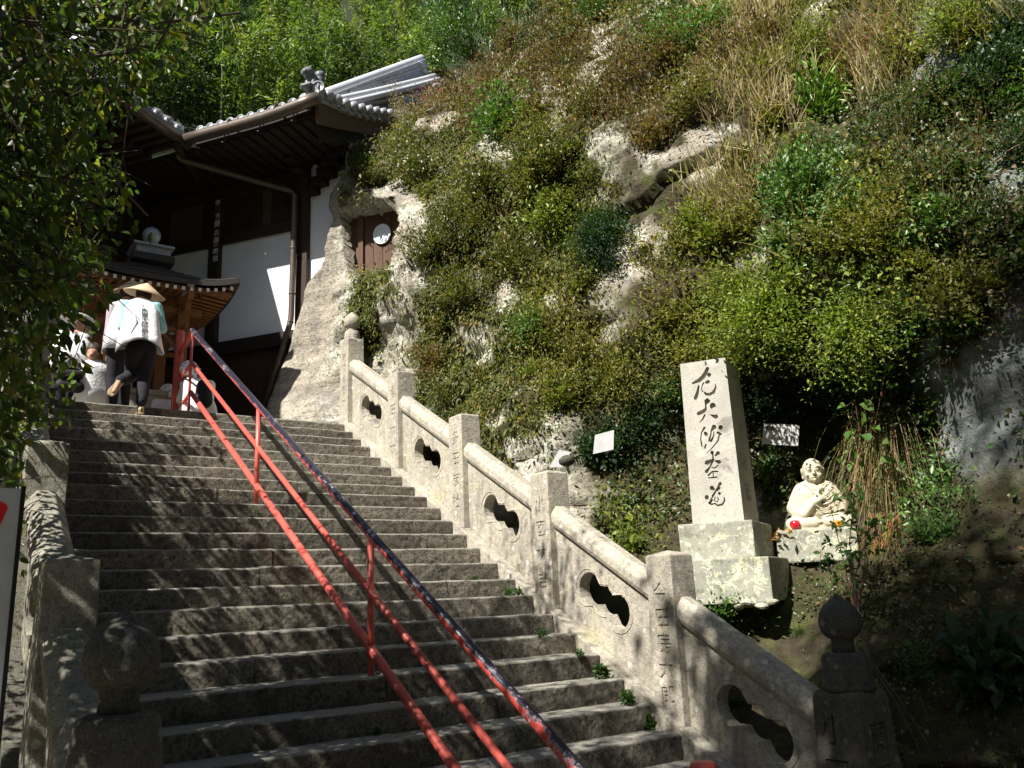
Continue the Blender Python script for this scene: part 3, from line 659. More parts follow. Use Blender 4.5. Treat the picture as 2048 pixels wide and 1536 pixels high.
# ------------------------------------------------------------------ red handrail
hr = thing('handrail', (2.83, 6.0, 1.165), 'red painted three-bar steel handrail with worn dark top bar in the middle of the stairs', 'handrail')
xr = 2.83
def rz(y, h): return nose(y) + h
tops = 1.0
def bar(name, pts, r, m, par=hr, n=14): return MB().tube(pts, r, n).build(name, m, par, True)
y0, y1 = 2.35, 11.68
H3 = (.99, .56, .155)
bar('top_bar', [(xr, y0 + .62, rz(y0 + .62, H3[0])), (xr, 6, rz(6, H3[0])), (xr, y1, rz(y1, H3[0]) + .02)], .036, M['rail_worn'])
bar('middle_bar', [(xr, y0 + .55, rz(y0 + .55, H3[1])), (xr, y1 - .06, rz(y1 - .06, H3[1]))], .025, M['red'])
bar('lower_bar', [(xr, y0 + .55, rz(y0 + .55, H3[2])), (xr, y1 - .1, rz(y1 - .1, H3[2]))], .033, M['red'])
for yb in (8.70, 5.97): bar('upright', [(xr, yb, nose(yb) - .09), (xr, yb, rz(yb, H3[0]))], .026, M['red'])
for yb in (8.70, 5.97):
    MB().lathe([(.10, 0), (.085, .03), (.04, .045)], (xr, yb, nose(yb) - .16), 14).build('mortar_foot', M['granite'], hr, True)
yt = 12.35
bar('end_post', [(xr, yt, 4.14), (xr, yt, 5.575), (xr, yt, 5.60)], [.058, .058, .05], M['red'], n=18)
bar('upright', [(xr, y1 - .02, 4.17), (xr, y1 - .02, rz(y1, H3[0]) - .02)], .019, M['red'])
bar('link_bar', [(xr, y1, rz(y1, H3[0]) + .015), (xr, yt, 5.23)], .03, M['red'])
bar('link_bar', [(xr, y1 - .06, rz(y1 - .06, H3[1])), (xr, yt, 4.80)], .021, M['red'])
bar('link_bar', [(xr, y1 - .1, rz(y1 - .1, H3[2])), (xr, yt, 4.36)], .028, M['red'])
bar('end_post', [(xr, 2.74, 0), (xr, 2.74, .875), (xr, 2.74, .895)], [.058, .058, .048], M['red'], n=20)
bar('link_bar', [(xr, y0 + .62, rz(y0 + .62, H3[1])), (xr, 2.74, .42)], .021, M['red'])
# ------------------------------------------------------------------ temple hall with white plaster wall
hall = thing('temple_hall', (4.9, 13.05, 4.14), 'dark timbered temple hall with white plaster wall and grey tiled roof behind the stairs', 'temple')
def wbox(mb, s0, s1, d0, d1, z0, z1): return mb.obox(Wp(s0, d0, z0), BW * (s1 - s0), BN * (d1 - d0), UZ * (z1 - z0))
def wpart(name, s0, s1, d0, d1, z0, z1, m, bevel=.006, par=hall): return wbox(MB(), s0, s1, d0, d1, z0, z1).build(name, m, par, bevel=bevel)
for s0, s1, z0, z1 in ((.05, 1.66, 6.10, 7.96), (1.89, 3.4, 6.10, 7.96), (-1.02, -.17, 5.2, 9.2)):
    wpart('plaster_panel', s0, s1, -.12, 0, z0, z1, M['plaster'], 0)
for s0, s1 in ((-.17, .05), (1.66, 1.89), (3.4, 3.66)): wpart('column', s0, s1, -.1, .10, 4.15, 9.06, M['wood_dark'], .012)
wpart('ledge_beam', .05, 1.66, -.05, .13, 5.86, 6.10, M['wood_black']); wpart('ledge_beam', 1.89, 3.4, -.05, .13, 5.86, 6.10, M['wood_black'])
s = .055
while s < 3.38:
    if not 1.64 < s < 1.89:
        w_ = min(.19, 1.655 - s if s < 1.6 else 3.395 - s)
        wpart('skirting_board', s, s + w_ - .008, -.04 + random.uniform(0, .012), .03, 4.15, 5.86, M['wood_board'], .004)
        s += w_
    else: s = 1.895
for s0, s1 in ((.05, 1.66), (1.89, 3.4)):
    wpart('frieze_rail', s0, s1, -.05, .07, 7.96, 8.14, M['wood_dark']); wpart('head_beam', s0 - .0, s1, -.08, .085, 8.86, 9.06, M['wood_dark'])
    s = s0 + .004; k = 0
    while s < s1 - .05:
        w_ = min(random.choice((.24, .34, .2, .3)), s1 - s - .004)
        m_ = M['wood_pale'] if (k in (2,) or (s0 > 1.8 and k in (1, 3))) else M['wood_dark']
        wpart('frieze_board', s, s + w_ - .012, -.05, .0 + random.uniform(0, .015), 8.14, 8.86, m_, .003); s += w_; k += 1
wpart('wall_above_beam', -.17, 3.66, -.3, .0, 9.06, 9.75, M['wood_black'], 0)
# stepped bracket arms carrying the eave beside the corner column
for i in range(5): wpart('bracket_arm', -.20 - .17 * (i + 1), -.17 - .13 * i, .0, .16 + .05 * i, 8.52 + .125 * i, 8.66 + .125 * i, M['wood_black'], .01)
for i in range(4): wpart('bracket_arm', -.16, .04, .10, .34 + .2 * i, 9.06 + .10 * i - .14, 9.15 + .10 * i - .14, M['wood_black'], .01)
# second wall of the hall, coming forward on the left
wB = lambda name, a, b, z0, z1, m, t=.06: wbox(MB(), 3.4, 3.4 + t, a, b, z0, z1).build(name, m, hall, bevel=.004)
for a in (2.1, 4.2, 6.3): wbox(MB(), 3.28, 3.5, a, a + .22, 4.15, 9.3).build('column', M['wood_dark'], hall, bevel=.01)
for i in range(3):
    a = [.1, 2.32, 4.42][i]; b = [2.1, 4.2, 6.3][i]
    wB('plaster_panel', a, b, 4.9, 6.7, M['plaster']); wbox(MB(), 3.34, 3.5, a, b, 4.15, 4.9).build('skirting_board', M['wood_board'], hall); wbox(MB(), 3.33, 3.5, a, b, 6.7, 6.9).build('head_beam', M['wood_dark'], hall)
    k = a
    while k < b - .1:
        w_ = min(.4, b - k); wbox(MB(), 3.4, 3.47, k, k + w_ - .01, 6.9, 9.3).build('wall_board', M['wood_dark'], hall); k += w_
# eave of the plastered wing: soffit boards, rafters, roof shell, end tiles
SC, DC = -1.196, 1.354
def zR(t): return 9.33 + .62 * t + .028 * t * t
def zV(t): return 9.33 + .40 * t + .022 * t * t
def roofz(s, t):
    b = np.clip((s - SC) / .45, 0, 1); b = b * b * (3 - 2 * b)
    return zV(t) * (1 - b) + zR(t) * b + .10 * np.exp(-((s - SC) / .5) ** 2) * np.exp(-(t / .6) ** 2)
ss = np.concatenate([np.linspace(SC, SC + .6, 8), np.linspace(SC + .8, 5.5, 16)]); ts = np.linspace(0, 4.9, 22)
vs = [Wp(a, DC - t, roofz(a, t)) for a in ss for t in ts] ; n1 = len(ts)
vs2 = [Wp(a, DC - t, roofz(a, t) - .09) for a in ss for t in ts]; o1 = len(vs)
fs = [(i * n1 + j, (i + 1) * n1 + j, (i + 1) * n1 + j + 1, i * n1 + j + 1) for i in range(len(ss) - 1) for j in range(n1 - 1)]
fs = fs + [tuple(q + o1 for q in f[::-1]) for f in fs]
E_ = [(j, j + 1) for j in range(n1 - 1)]; fs += [(a, b, b + o1, a + o1) for a, b in E_] + [(i * n1, i * n1 + o1, (i + 1) * n1 + o1, (i + 1) * n1) for i in range(len(ss) - 1)]
MB().add(vs + vs2, fs).build('roof_shell', M['tile'], hall, True)
# rows of round cover tiles running down the slope near the verge
for i in range(13):
    a = SC + .06 + i * .2
    if a < SC + 2.3: MB().tube([Wp(a, DC - t + .03, roofz(a, t) + .035) for t in np.linspace(0, 4.85, 12)], .062, 8).build('cover_tile_row', M['tile'], hall, True)
def disc(mb, c, ax, r, th=.05):
    ax = np.asarray(ax, float); ax /= np.linalg.norm(ax); up = np.array([0, 0, 1.]) if abs(ax[2]) < .9 else np.array([1., 0, 0])
    a = np.cross(ax, up); a /= np.linalg.norm(a); b = np.cross(ax, a); n = 18
    prof = [(r, -th), (r, 0), (r * .8, .004), (r * .76, -.012), (.012, -.012)]
    vs = [np.asarray(c) + ax * h + (math.cos(2 * math.pi * k / n) * a + math.sin(2 * math.pi * k / n) * b) * q for q, h in prof for k in range(n)]
    return mb.add(vs, [(i * n + k, i * n + (k + 1) % n, (i + 1) * n + (k + 1) % n, (i + 1) * n + k) for i in range(len(prof) - 1) for k in range(n)] + [tuple(range(4 * n, 5 * n))])
for i in range(12):
    a = 1.08 - i * .2; m_ = MB(); c = Wp(a, DC + .05, roofz(a, 0) + .05); disc(m_, c, BN, .078)
    m_.tube([c + BN * .0 - UZ * .055, c + BN * .0 + UZ * .05], .009, 5); m_.tube([c - BW * .035 - UZ * .03, c - BW * .03 + UZ * .02], .007, 5); m_.tube([c + BW * .035 - UZ * .03, c + BW * .03 + UZ * .02], .007, 5)
    m_.build('eave_tile', M['tile'], hall, True)
for i in range(16):
    t = .22 + i * .262; c = Wp(SC - .03, DC - t, zV(t) + .07 + .10 * math.exp(-(t / .6) ** 2)); m_ = MB()
    m_.tube([c + BW * .35 + UZ * .02, c, c - BW * .05], [.075, .082, .082], 14); m_.build('verge_tile', M['tile'], hall, True)
    if i < 9:
        q = MB(); q.obox(c - BN * .20 - UZ * .12 - BW * .02, BN * .13, BW * .2, UZ * .03); q.build('flat_verge_tile', M['tile'], hall)
# bargeboard
pts = [Wp(SC + .02, DC - t, zV(t) - .03 + .08 * math.exp(-(t / .6) ** 2)) for t in np.linspace(-.02, 5, 16)] + [Wp(SC + .02, DC - t, zV(t) - .36 - .02 * t) for t in np.linspace(5, .02, 16)]
MB().prism(pts, BW * .06).build('bargeboard', wood('old_bargeboard', (.12, .075, .05), (.07, .045, .03), (5, 5, 12)), hall)
pts = [Wp(SC + .14, DC - t, zV(t) - .15) for t in np.linspace(.1, 5, 12)] + [Wp(SC + .14, DC - t, zV(t) - .62) for t in np.linspace(5, .3, 12)]
MB().prism(pts, BW * .05).build('inner_bargeboard', M['wood_black'], hall)
wbox(MB(), SC + .15, 5, .0, DC - .08, 9.13, 9.17).build('soffit', M['wood_black'], hall)
for i in range(20):
    a = SC + .2 + i * .2
    if a < 2.6: MB().obox(Wp(a, -.05, 9.07), BW * .07, BN * (DC + .0), UZ * .07).build('rafter', M['wood_black'], hall)
# gutters with brackets, downpipe
def tb(name, pts, r, m, n=16, par=hall): return MB().tube(pts, r, n).build(name, m, par, True)
wpart('fascia', SC + .1, 1.2, DC - .06, DC - .02, 9.13, 9.37, M['wood_black'])
G0, G1 = Wp(1.28, DC + .13, 9.20), Wp(SC - .06, DC + .13, 9.22)
sag = [G0 * (1 - q) + G1 * q + UZ * (.10 * max(0, q - .45) ** 2 / .3) for q in np.linspace(0, 1, 9)]
tb('gutter', sag, .095, M['gutter'])
for q in (.28, .55, .8): MB().tube([sag[0] * (1 - q) + sag[-1] * q + UZ * .05 - BN * .09, sag[0] * (1 - q) + sag[-1] * q - UZ * .2 - BN * .09, sag[0] * (1 - q) + sag[-1] * q - UZ * .24 - BN * .03], .012, 6).build('gutter_bracket', M['gutter'], hall, True)
for q in (.35, .7): disc(MB(), sag[0] * (1 - q) + sag[-1] * q, BW, .098, .02).build('gutter_joint', M['gutter'], hall, True)
VB = Wp(1.40, DC + .05, 9.24)
tb('gutter', [VB + BN * q + UZ * .01 * q for q in np.linspace(-.1, 4.6, 8)], .11, M['gutter'])
tb('gutter', [VB + BN * .2 - UZ * .12, Wp(1.9, .3, 8.98)], .07, M['wood_black'])
DPp = [at(362, 285, Wp(0, 1.4, 0), BN), at(354, 318, Wp(0, 1.3, 0), BN), at(590, 384, Wp(0, .22, 0), BN), at(582, 640, Wp(0, .22, 0), BN), at(529, 818, Wp(0, .40, 0), BN)]
def bend(P, r=.09):
    out = [P[0]]
    for i in range(1, len(P) - 1):
        a = P[i - 1] - P[i]; b = P[i + 1] - P[i]; a /= np.linalg.norm(a); b /= np.linalg.norm(b); out += [P[i] + a * r, P[i] + a * r * .3 + b * r * .3 * 0 + b * .02, P[i] + b * r]
    return out + [P[-1]]
tb('downpipe', bend(DPp), .049, M['gutter'])
for f_, a, b in ((.45, 2, 3), (.22, 2, 3), (.8, 2, 3), (.5, 3, 4), (.02, 3, 4), (.03, 2, 3)):
    c = DPp[a] * (1 - f_) + DPp[b] * f_; dr = DPp[b] - DPp[a]; dr /= np.linalg.norm(dr); MB().tube([c - dr * .012, c + dr * .012], .056, 16).build('pipe_collar', M['gutter'], hall, True)
# left wing roof
dd_ = np.linspace(1.2, 5.9, 8); qs = np.linspace(0, 5, 8); vs = [Wp(1.41 + q, d_, 9.36 + .62 * q + .02 * q * q) for d_ in dd_ for q in qs]; o1 = len(vs)
vs += [p - UZ * .12 for p in vs]; fs = [(i * 8 + j, i * 8 + j + 1, (i + 1) * 8 + j + 1, (i + 1) * 8 + j) for i in range(7) for j in range(7)]
fs += [tuple(q + o1 for q in f[::-1]) for f in fs] + [(i * 8, (i + 1) * 8, (i + 1) * 8 + o1, i * 8 + o1) for i in range(7)] + [(56 + j, 56 + j + 1, 57 + j + o1, 56 + j + o1) for j in range(7)]
MB().add(vs, fs).build('roof_shell', M['tile'], hall)
wbox(MB(), 1.47, 3.5, 1.4, 5.9, 9.16, 9.22).build('soffit', M['wood_black'], hall)
for i in range(21):
    a = 1.5 + i * .21; MB().obox(Wp(1.42, a, 9.09), BW * 2.15, BN * .07, UZ * .07).build('rafter', M['wood_dark'], hall)
for i in range(21):
    a = 1.5 + i * .21; MB().obox(Wp(1.9, a + .05, 8.95), BW * 1.5, BN * .07, UZ * .08).build('lower_rafter', M['wood_dark'], hall)
for i in range(19):
    a = 1.5 + i * .24; c = Wp(1.39, a, 9.42); m_ = disc(MB(), c, -BW, .085); m_.tube([c, c + BW * 1.0 + UZ * .62], .07, 10); m_.build('eave_tile', M['tile'], hall, True)
for i, (u, v) in enumerate(((185, 60), (172, 85), (190, 108))):
    c = at(u, v, Wp(0, 3.6, 0), BN); tb('ridge_end_tile', [c, c + BW * .3 + UZ * .05], .13 - i * .02, M['tile_white'])
# descending ridge with layered courses, emblem, top ornament
rs = SC + .38
def rb(t): return 9.27 + .715 * t + .004 * t * t + .06
def rtop(t): return 9.36 + .83 * t
NC = 6
for k in range(NC):
    pts = []; off = .012 * (k % 2) + (.03 if k == NC - 1 else 0)
    T_ = np.linspace(.55, 4.75, 12)
    lo = [rb(t) + (rtop(t) - rb(t)) * k / NC for t in T_]; hi = [rb(t) + (rtop(t) - rb(t)) * (k + 1) / NC - .006 for t in T_]
    poly = [Wp(rs - off, DC - t, z) for t, z in zip(T_, lo)] + [Wp(rs - off, DC - t, z) for t, z in zip(T_[::-1], hi[::-1])]
    MB().prism(poly, BW * (.2 + 2 * off)).build('ridge_course', M['tile_white'], hall)
tb('ridge_cap', [Wp(rs + .1, DC - t, rtop(t) + .03) for t in np.linspace(.5, 4.8, 10)], .09, M['tile_white'])
tb('ridge_foot_tile', [Wp(rs - .12, DC - t, rb(t) - .03 + .02) for t in np.linspace(.4, 5, 10)], .06, M['tile_white'])
tb('ridge_foot_tile', [Wp(rs - .22, DC - t, rb(t) - .12) for t in np.linspace(.5, 5, 10)], .055, M['tile_white'])
ec = at(703, 191, Wp(rs - .03, 0, 0), BW); disc(MB(), ec - BW * .02, -BW, .085, .04).build('ridge_emblem', M['tile_white'], hall, True)
cc = Wp(SC - .02, DC - .02 + .1, 9.56); m_ = MB(); disc(m_, cc, BN - BW * .5, .10, .12)
m_.tube([cc + (BN - .5 * BW) * .004 - UZ * .05, cc + UZ * .05 + (BN - .5 * BW) * .004], .010, 5); m_.build('corner_tile', M['tile'], hall, True)
MB().obox(Wp(SC - .05, DC - .05, 9.40), BW * .35, BN * .16, UZ * .07).build('corner_flat_tile', M['tile'], hall, bevel=.02)
for u, v, l in ((838, 128, .32), (842, 142, .28), (870, 170, .3)):
    c = at(u, v, Wp(rs, 0, 0), BW); tb('ridge_end_tile', [c - BN * -.0, c - BN * l + UZ * l * .5], .06, M['tile_white'])
# ------------------------------------------------------------------ voxel-fused figures
def caps(mb, p0, p1, r0, r1, n=12):
    p0 = np.asarray(p0, float); p1 = np.asarray(p1, float); mb.tube([p0, p1], [r0, r1], n); mb.sphere(p0, r0, n, 8); mb.sphere(p1, r1, n, 8); return mb
def chain(mb, pts, rs_):
    for i in range(len(pts) - 1): caps(mb, pts[i], pts[i + 1], rs_[i], rs_[i + 1])
    return mb
def fuse(name, mb, vox, m, parent=None, smooth=3, loc=None, disp=None):
    """fuses overlapping rounded volumes into one continuous skin"""
    o = mb.build(name, m, parent, True, loc=loc)
    md = o.modifiers.new('r', 'REMESH'); md.mode = 'VOXEL'; md.voxel_size = vox
    if smooth: q = o.modifiers.new('s', 'SMOOTH'); q.iterations = smooth; q.factor = .6
    dg = bpy.context.evaluated_depsgraph_get(); dg.update()
    nm = bpy.data.meshes.new_from_object(o.evaluated_get(dg)); o.modifiers.clear(); o.data = nm
    if disp is not None:
        v = np.array([p.co for p in nm.vertices]); nn = np.array([p.normal for p in nm.vertices]); v = v + nn * disp(v)[:, None]; nm.vertices.foreach_set('co', v.ravel())
    nm.polygons.foreach_set('use_smooth', [True] * len(nm.polygons))
    return o
# roof lion
lb = Wp(SC + .12, DC - .02, 9.60); mb = MB()
def lp(a, b, c): return lb + (BN * a + BW * b + UZ * c) * .9
mb.sphere(lp(-.08, 0, .14), .12, sc_=(1.0, 1.0, .9)); mb.sphere(lp(.06, 0, .16), .10); mb.sphere(lp(.17, .02, .25), .085); mb.sphere(lp(.24, .03, .22), .05)
for b in (-.05, .07): caps(mb, lp(.10, b, .12), lp(.13, b, -.02), .04, .035)
for b in (-.07, .07): caps(mb, lp(-.12, b, .1), lp(-.10, b, -.02), .06, .04)
for q in range(9): mb.sphere(lp(.14 + .05 * math.cos(q), .02 + .09 * math.cos(q * 2.1), .27 + .05 * math.sin(q * 1.7)), .035)
mb.sphere(lp(-.18, 0, .30), .08); mb.sphere(lp(-.17, 0, .38), .085); mb.sphere(lp(-.2, .04, .42), .05); mb.sphere(lp(-.16, -.05, .40), .05)
mb.obox(lp(-.25, -.08, -.06), BN * .45, BW * .18, UZ * .05)
lion = fuse('guardian_lion', mb, .012, M['tile_dark'], None, 1, loc=lb); tag(lion, 'grey tile guardian lion sitting on the corner of the temple roof', 'roof ornament')
# name slips pasted on the second column
slips = [(436, 412, '寺'), (436, 434, '大師'), (434, 455, '講'), (434, 468, '兵庫'), (432, 490, '三木'), (432, 505, '町龍')]
for (u, v, t_) in slips:
    c = at(u, v, Wp(0, .112, 0), BN); k = len(t_)
    bd = MB().obox(c - BW * .05 - UZ * (.09 * k), BW * .10, BN * .006, UZ * .17 * k).build('name_slip', M['wood_pale'], hall)
    for j, ch in enumerate(t_):
        me_ = txtmesh(ch, .12, .002); X_ = -BW; Nn_ = BN
        o = bpy.data.objects.new('slip_lettering', me_); COL.objects.link(o); me_.materials.append(M['white_paint'])
        mt = Matrix(((X_[0], 0, Nn_[0], 0), (X_[1], 0, Nn_[1], 0), (0, 1, 0, 0), (0, 0, 0, 1)))
        me_.transform(Matrix.Translation(Vector(c + BN * .009 + UZ * (.06 - .14 * j - .04 * k) - wloc(bd))) @ mt); o.parent = bd
for (u, v) in ((150, 415), (185, 420), (205, 432), (222, 440), (240, 452), (262, 470), (300, 440)):
    c = at(u, v, Wp(3.39, 0, 0), -BW) - BW * .012; bd = MB().obox(c - BN * .05 - UZ * .13, BN * .1, BW * .008, UZ * .3).build('name_slip', M['wood_pale'], hall)


# ------------------------------------------------------------------ plank door in the rock
dP = Wp(0, .02, 0)
def dat(u, v, off=0): return at(u, v, dP + BN * off, BN)
door = thing('plank_door', dat(735, 545), 'brown plank door with a pale round panel set in a recess of the cliff', 'door')
s_l, s_r = (dat(676, 500) - dP) @ BW, (dat(800, 450) - dP) @ BW; zlo, zhi = dat(740, 560)[2] - .05, dat(740, 395)[2] + .05
k = s_l; 
i = 0
while k > s_r:
    w_ = .17; wbox(MB(), k - w_ + .006, k, -.05 + random.uniform(0, .008), .02, zlo, zhi).build('plank', M['wood_door'], door, bevel=.004); k -= w_
sm = (dat(724, 480) - dP) @ BW; wbox(MB(), sm - .045, sm + .045, .02, .07, zlo, zhi).build('centre_stile', M['wood_door'], door, bevel=.006)
c = dat(764, 468, .03); m_ = MB(); vs = []
n = 28
for r_, h in ((.165, .0), (.165, .012), (.0, .014)):
    vs += [c + BW * math.cos(2 * math.pi * k / n) * r_ * .98 + UZ * math.sin(2 * math.pi * k / n) * r_ * 1.08 + BN * h for k in range(n)]
m_.add(vs, [(i * n + k, i * n + (k + 1) % n, (i + 1) * n + (k + 1) % n, (i + 1) * n + k) for i in range(2) for k in range(n)])
m_.build('round_panel', M['mirror'], door)

# ------------------------------------------------------------------ small open hut (water pavilion)
hut = thing('water_pavilion', (2.46, 13.4, 4.14), 'small open pavilion with warm brown posts and dark curved roof behind the climbing pilgrims', 'pavilion')
hx0, hx1, hy0, hy1, hc = 1.30, 3.63, 12.2, 14.6, np.array([2.46, 13.4])
def hz(x, y):
    a = max(abs(x - hc[0]) / ((hx1 - hx0) / 2), abs(y - hc[1]) / 1.2); b = min(abs(x - hc[0]) / ((hx1 - hx0) / 2), abs(y - hc[1]) / 1.2)
    return 7.06 - .70 * a ** .75 + .17 * (a ** 3) * b ** 3
gx = np.linspace(hx0, hx1, 25); gy = np.linspace(hy0, hy1, 25); vs = [(x, y, hz(x, y)) for x in gx for y in gy]; o1 = len(vs)
vs += [(x + (hc[0] - x) * .0, y, z - .085) for x, y, z in vs]
fs = [(i * 25 + j, (i + 1) * 25 + j, (i + 1) * 25 + j + 1, i * 25 + j + 1) for i in range(24) for j in range(24)]; fs += [tuple(q + o1 for q in f[::-1]) for f in fs]
for i in range(24): fs += [(i * 25, i * 25 + o1, (i + 1) * 25 + o1, (i + 1) * 25), (i * 25 + 24, (i + 1) * 25 + 24, (i + 1) * 25 + 24 + o1, i * 25 + 24 + o1), (i, i + 1, i + 1 + o1, i + o1), (600 + i, 600 + i + o1, 601 + i + o1, 601 + i)]
MB().add(vs, fs).build('roof', M['bark_roof'], hut)
for k in range(9):    # shingle courses on the front slope
    f = .96 - k * .09; y = hc[1] - 1.2 * f; xx = np.linspace(hc[0] - 1.165 * f, hc[0] + 1.165 * f, 16)
    MB().tube([(x, y, hz(x, y) + .006) for x in xx], .013, 4).build('shingle_course', M['bark_roof'], hut)
def hs(x, y): return hz(x, y) - .125
for k in range(19):
    x = hx0 + .12 + k * (hx1 - hx0 - .24) / 18
    q_ = max(.15, min(1.0, min(x - hx0, hx1 - x) * .9)); MB().tube([(x, hy0 + .06, hs(x, hy0) - .015), (x, hy0 + .1 + q_, hs(x, hy0) - .015 + .13 * q_)], .028, 4).build('rafter', M['wood_hut'], hut)
    MB().box((x, hy0 + .045, hs(x, hy0) - .015), (.042, .03, .045)).build('rafter_end', M['white_paint'], hut)
for k in range(17):
    y = hy0 + .12 + k * .135
    q_ = max(.12, min(.7, (y - hy0) * .9))
    for xs_, xe_ in ((hx1 - .06, hx1 - .1 - q_), (hx0 + .06, hx0 + .1 + q_)): MB().tube([(xs_, y, hs(xs_, y) - .015), (xe_, y, hs(xs_, y) - .015 + .13 * q_)], .026, 4).build('rafter', M['wood_hut'], hut)
MB().obox((hx0 + .1, hy0 + .09, 6.21), (hx1 - hx0 - .2, 0, 0), (0, .03, 0), (0, 0, .07)).build('eave_board', M['wood_hut'], hut)
ceil = MB(); ceil.add([(hx0 + .1, hy0 + .1, 6.30), (hx1 - .1, hy0 + .1, 6.30), (hx1 - .1, hy1 - .1, 6.30), (hx0 + .1, hy1 - .1, 6.30), (2.0, 12.9, 6.48), (2.9, 12.9, 6.48), (2.9, 13.9, 6.48), (2.0, 13.9, 6.48)], [(0, 4, 5, 1), (1, 5, 6, 2), (2, 6, 7, 3), (3, 7, 4, 0), (4, 7, 6, 5)]); ceil.build('ceiling', M['wood_hut'], hut)
for x, y in ((2.0, 12.72), (2.93, 12.72), (2.0, 14.1), (2.93, 14.1)):
    MB().box((x, y, 5.2), (.155, .155, 2.12)).build('post', M['wood_hut'], hut, bevel=.01)
    MB().box((x, y, 6.18), (.2, .2, .16)).build('bracket_block', M['wood_hut'], hut, bevel=.012)
for a, b in (((1.75, 12.72), (3.2, 12.72)), ((1.75, 14.1), (3.2, 14.1)), ((2.0, 12.4), (2.0, 14.4)), ((2.93, 12.4), (2.93, 14.4))):
    for z in (6.02, 5.72): h_ = .055 if z > 6 else .04; MB().box(((a[0] + b[0]) / 2, (a[1] + b[1]) / 2, z), (max(abs(b[0] - a[0]), h_ * 1.4), max(abs(b[1] - a[1]), h_ * 1.4), h_ * 2)).build('beam', M['wood_hut'], hut, bevel=.008)
MB().box((2.93, 12.55, 6.28), (.09, .5, .1)).build('carved_nosing', M['white_paint'], hut); MB().box((2.93, 12.4, 6.16), (.08, .3, .1)).build('carved_nosing', M['wood_hut'], hut)
MB().box((2.5, 12.60, 4.38), (1.2, .05, .13)).build('lower_rail', M['wood_hut'], hut)
for x, dx in ((2.86, -.22), (2.07, .22)): MB().tube([(x, 12.72, 5.45), (x + dx, 12.72, 5.68)], .035, 6).build('brace', M['wood_hut'], hut)
nk = MB(); nk.box((2.55, 13.4, 6.98), (.62, .62, .12)); nk.build('roof_neck', M['bark_roof'], hut, bevel=.01)
MB().box((2.55, 13.4, 7.10), (.50, .50, .16)).build('finial_box', M['tile_silver'], hut, bevel=.01)
MB().box((2.55, 13.4, 7.19), (.60, .60, .04)).build('finial_lip', M['tile_silver'], hut, bevel=.008)
mm = MB(); mm.box((2.55, 13.145, 7.10), (.36, .012, .09)); mm.build('finial_relief', M['tile'], hut)
MB().lathe([(.19, 0), (.17, .05), (.10, .09), (.075, .11), (.105, .13), (.10, .145), (.125, .19), (.142, .25), (.13, .31), (.09, .36), (.04, .385), (.012, .41)], (2.55, 13.4, 7.20), 24).build('finial', M['tile_silver'], hut, True)
bas = thing('stone_basin', (2.45, 13.3, 4.15), 'grey stone water basin under the pavilion roof', 'basin')
MB().box((2.45, 13.3, 4.45), (.75, .6, .62)).build('trough', M['granite'], bas, bevel=.03); MB().box((2.45, 13.3, 4.80), (.82, .66, .08)).build('rim', M['granite'], bas, bevel=.02)

# ------------------------------------------------------------------ inscribed pillar
PR = at(1488, 1037, x=6.4)
def onf(u, v, off=0): return at(u, v, PR + BN * off, BN)
def pw(a, d, z): return PR + BW * a + BN * d + UZ * z      # a to the left along the face, d out of it
wl = (onf(1385, 1045) - PR) @ BW; wt0 = (onf(1360, 728) - PR) @ BW; wt1 = (onf(1450, 715) - PR) @ BW; hp_ = onf(1450, 715)[2] - PR[2]; hl = onf(1360, 728)[2] - PR[2]
pil = thing('inscribed_pillar', PR - UZ * .8, 'tall pale stone pillar carved with large brush characters on a lichen covered plinth', 'stone pillar')
dep = .50; z0_ = -.02
sk = .10; vs = [pw(0, 0, z0_), pw(wl, 0, z0_), pw(wl - sk, -dep, z0_), pw(-sk, -dep, z0_), pw(wt1, 0, hp_), pw(wt0, 0, hl), pw(wt0 - .02 - sk, -dep, hl), pw(wt1 + .02 - sk, -dep, hp_), pw((wt0 + wt1) / 2, -dep / 2, hp_ + .06)]
sh = MB().add(vs, [(0, 1, 2, 3), (0, 4, 5, 1), (1, 5, 6, 2), (2, 6, 7, 3), (3, 7, 4, 0), (4, 7, 8), (7, 6, 8), (6, 5, 8), (5, 4, 8)]).build('shaft', M['pillar'], pil)
bm = bmesh.new(); bm.from_mesh(sh.data); bmesh.ops.recalc_face_normals(bm, faces=bm.faces); bm.to_mesh(sh.data); bm.free()
q1 = lambda x, y: (1340 + x * .1692, 700 + y * .1692); q2 = lambda x, y: (1350 + x * .1953, 950 + y * .1953)
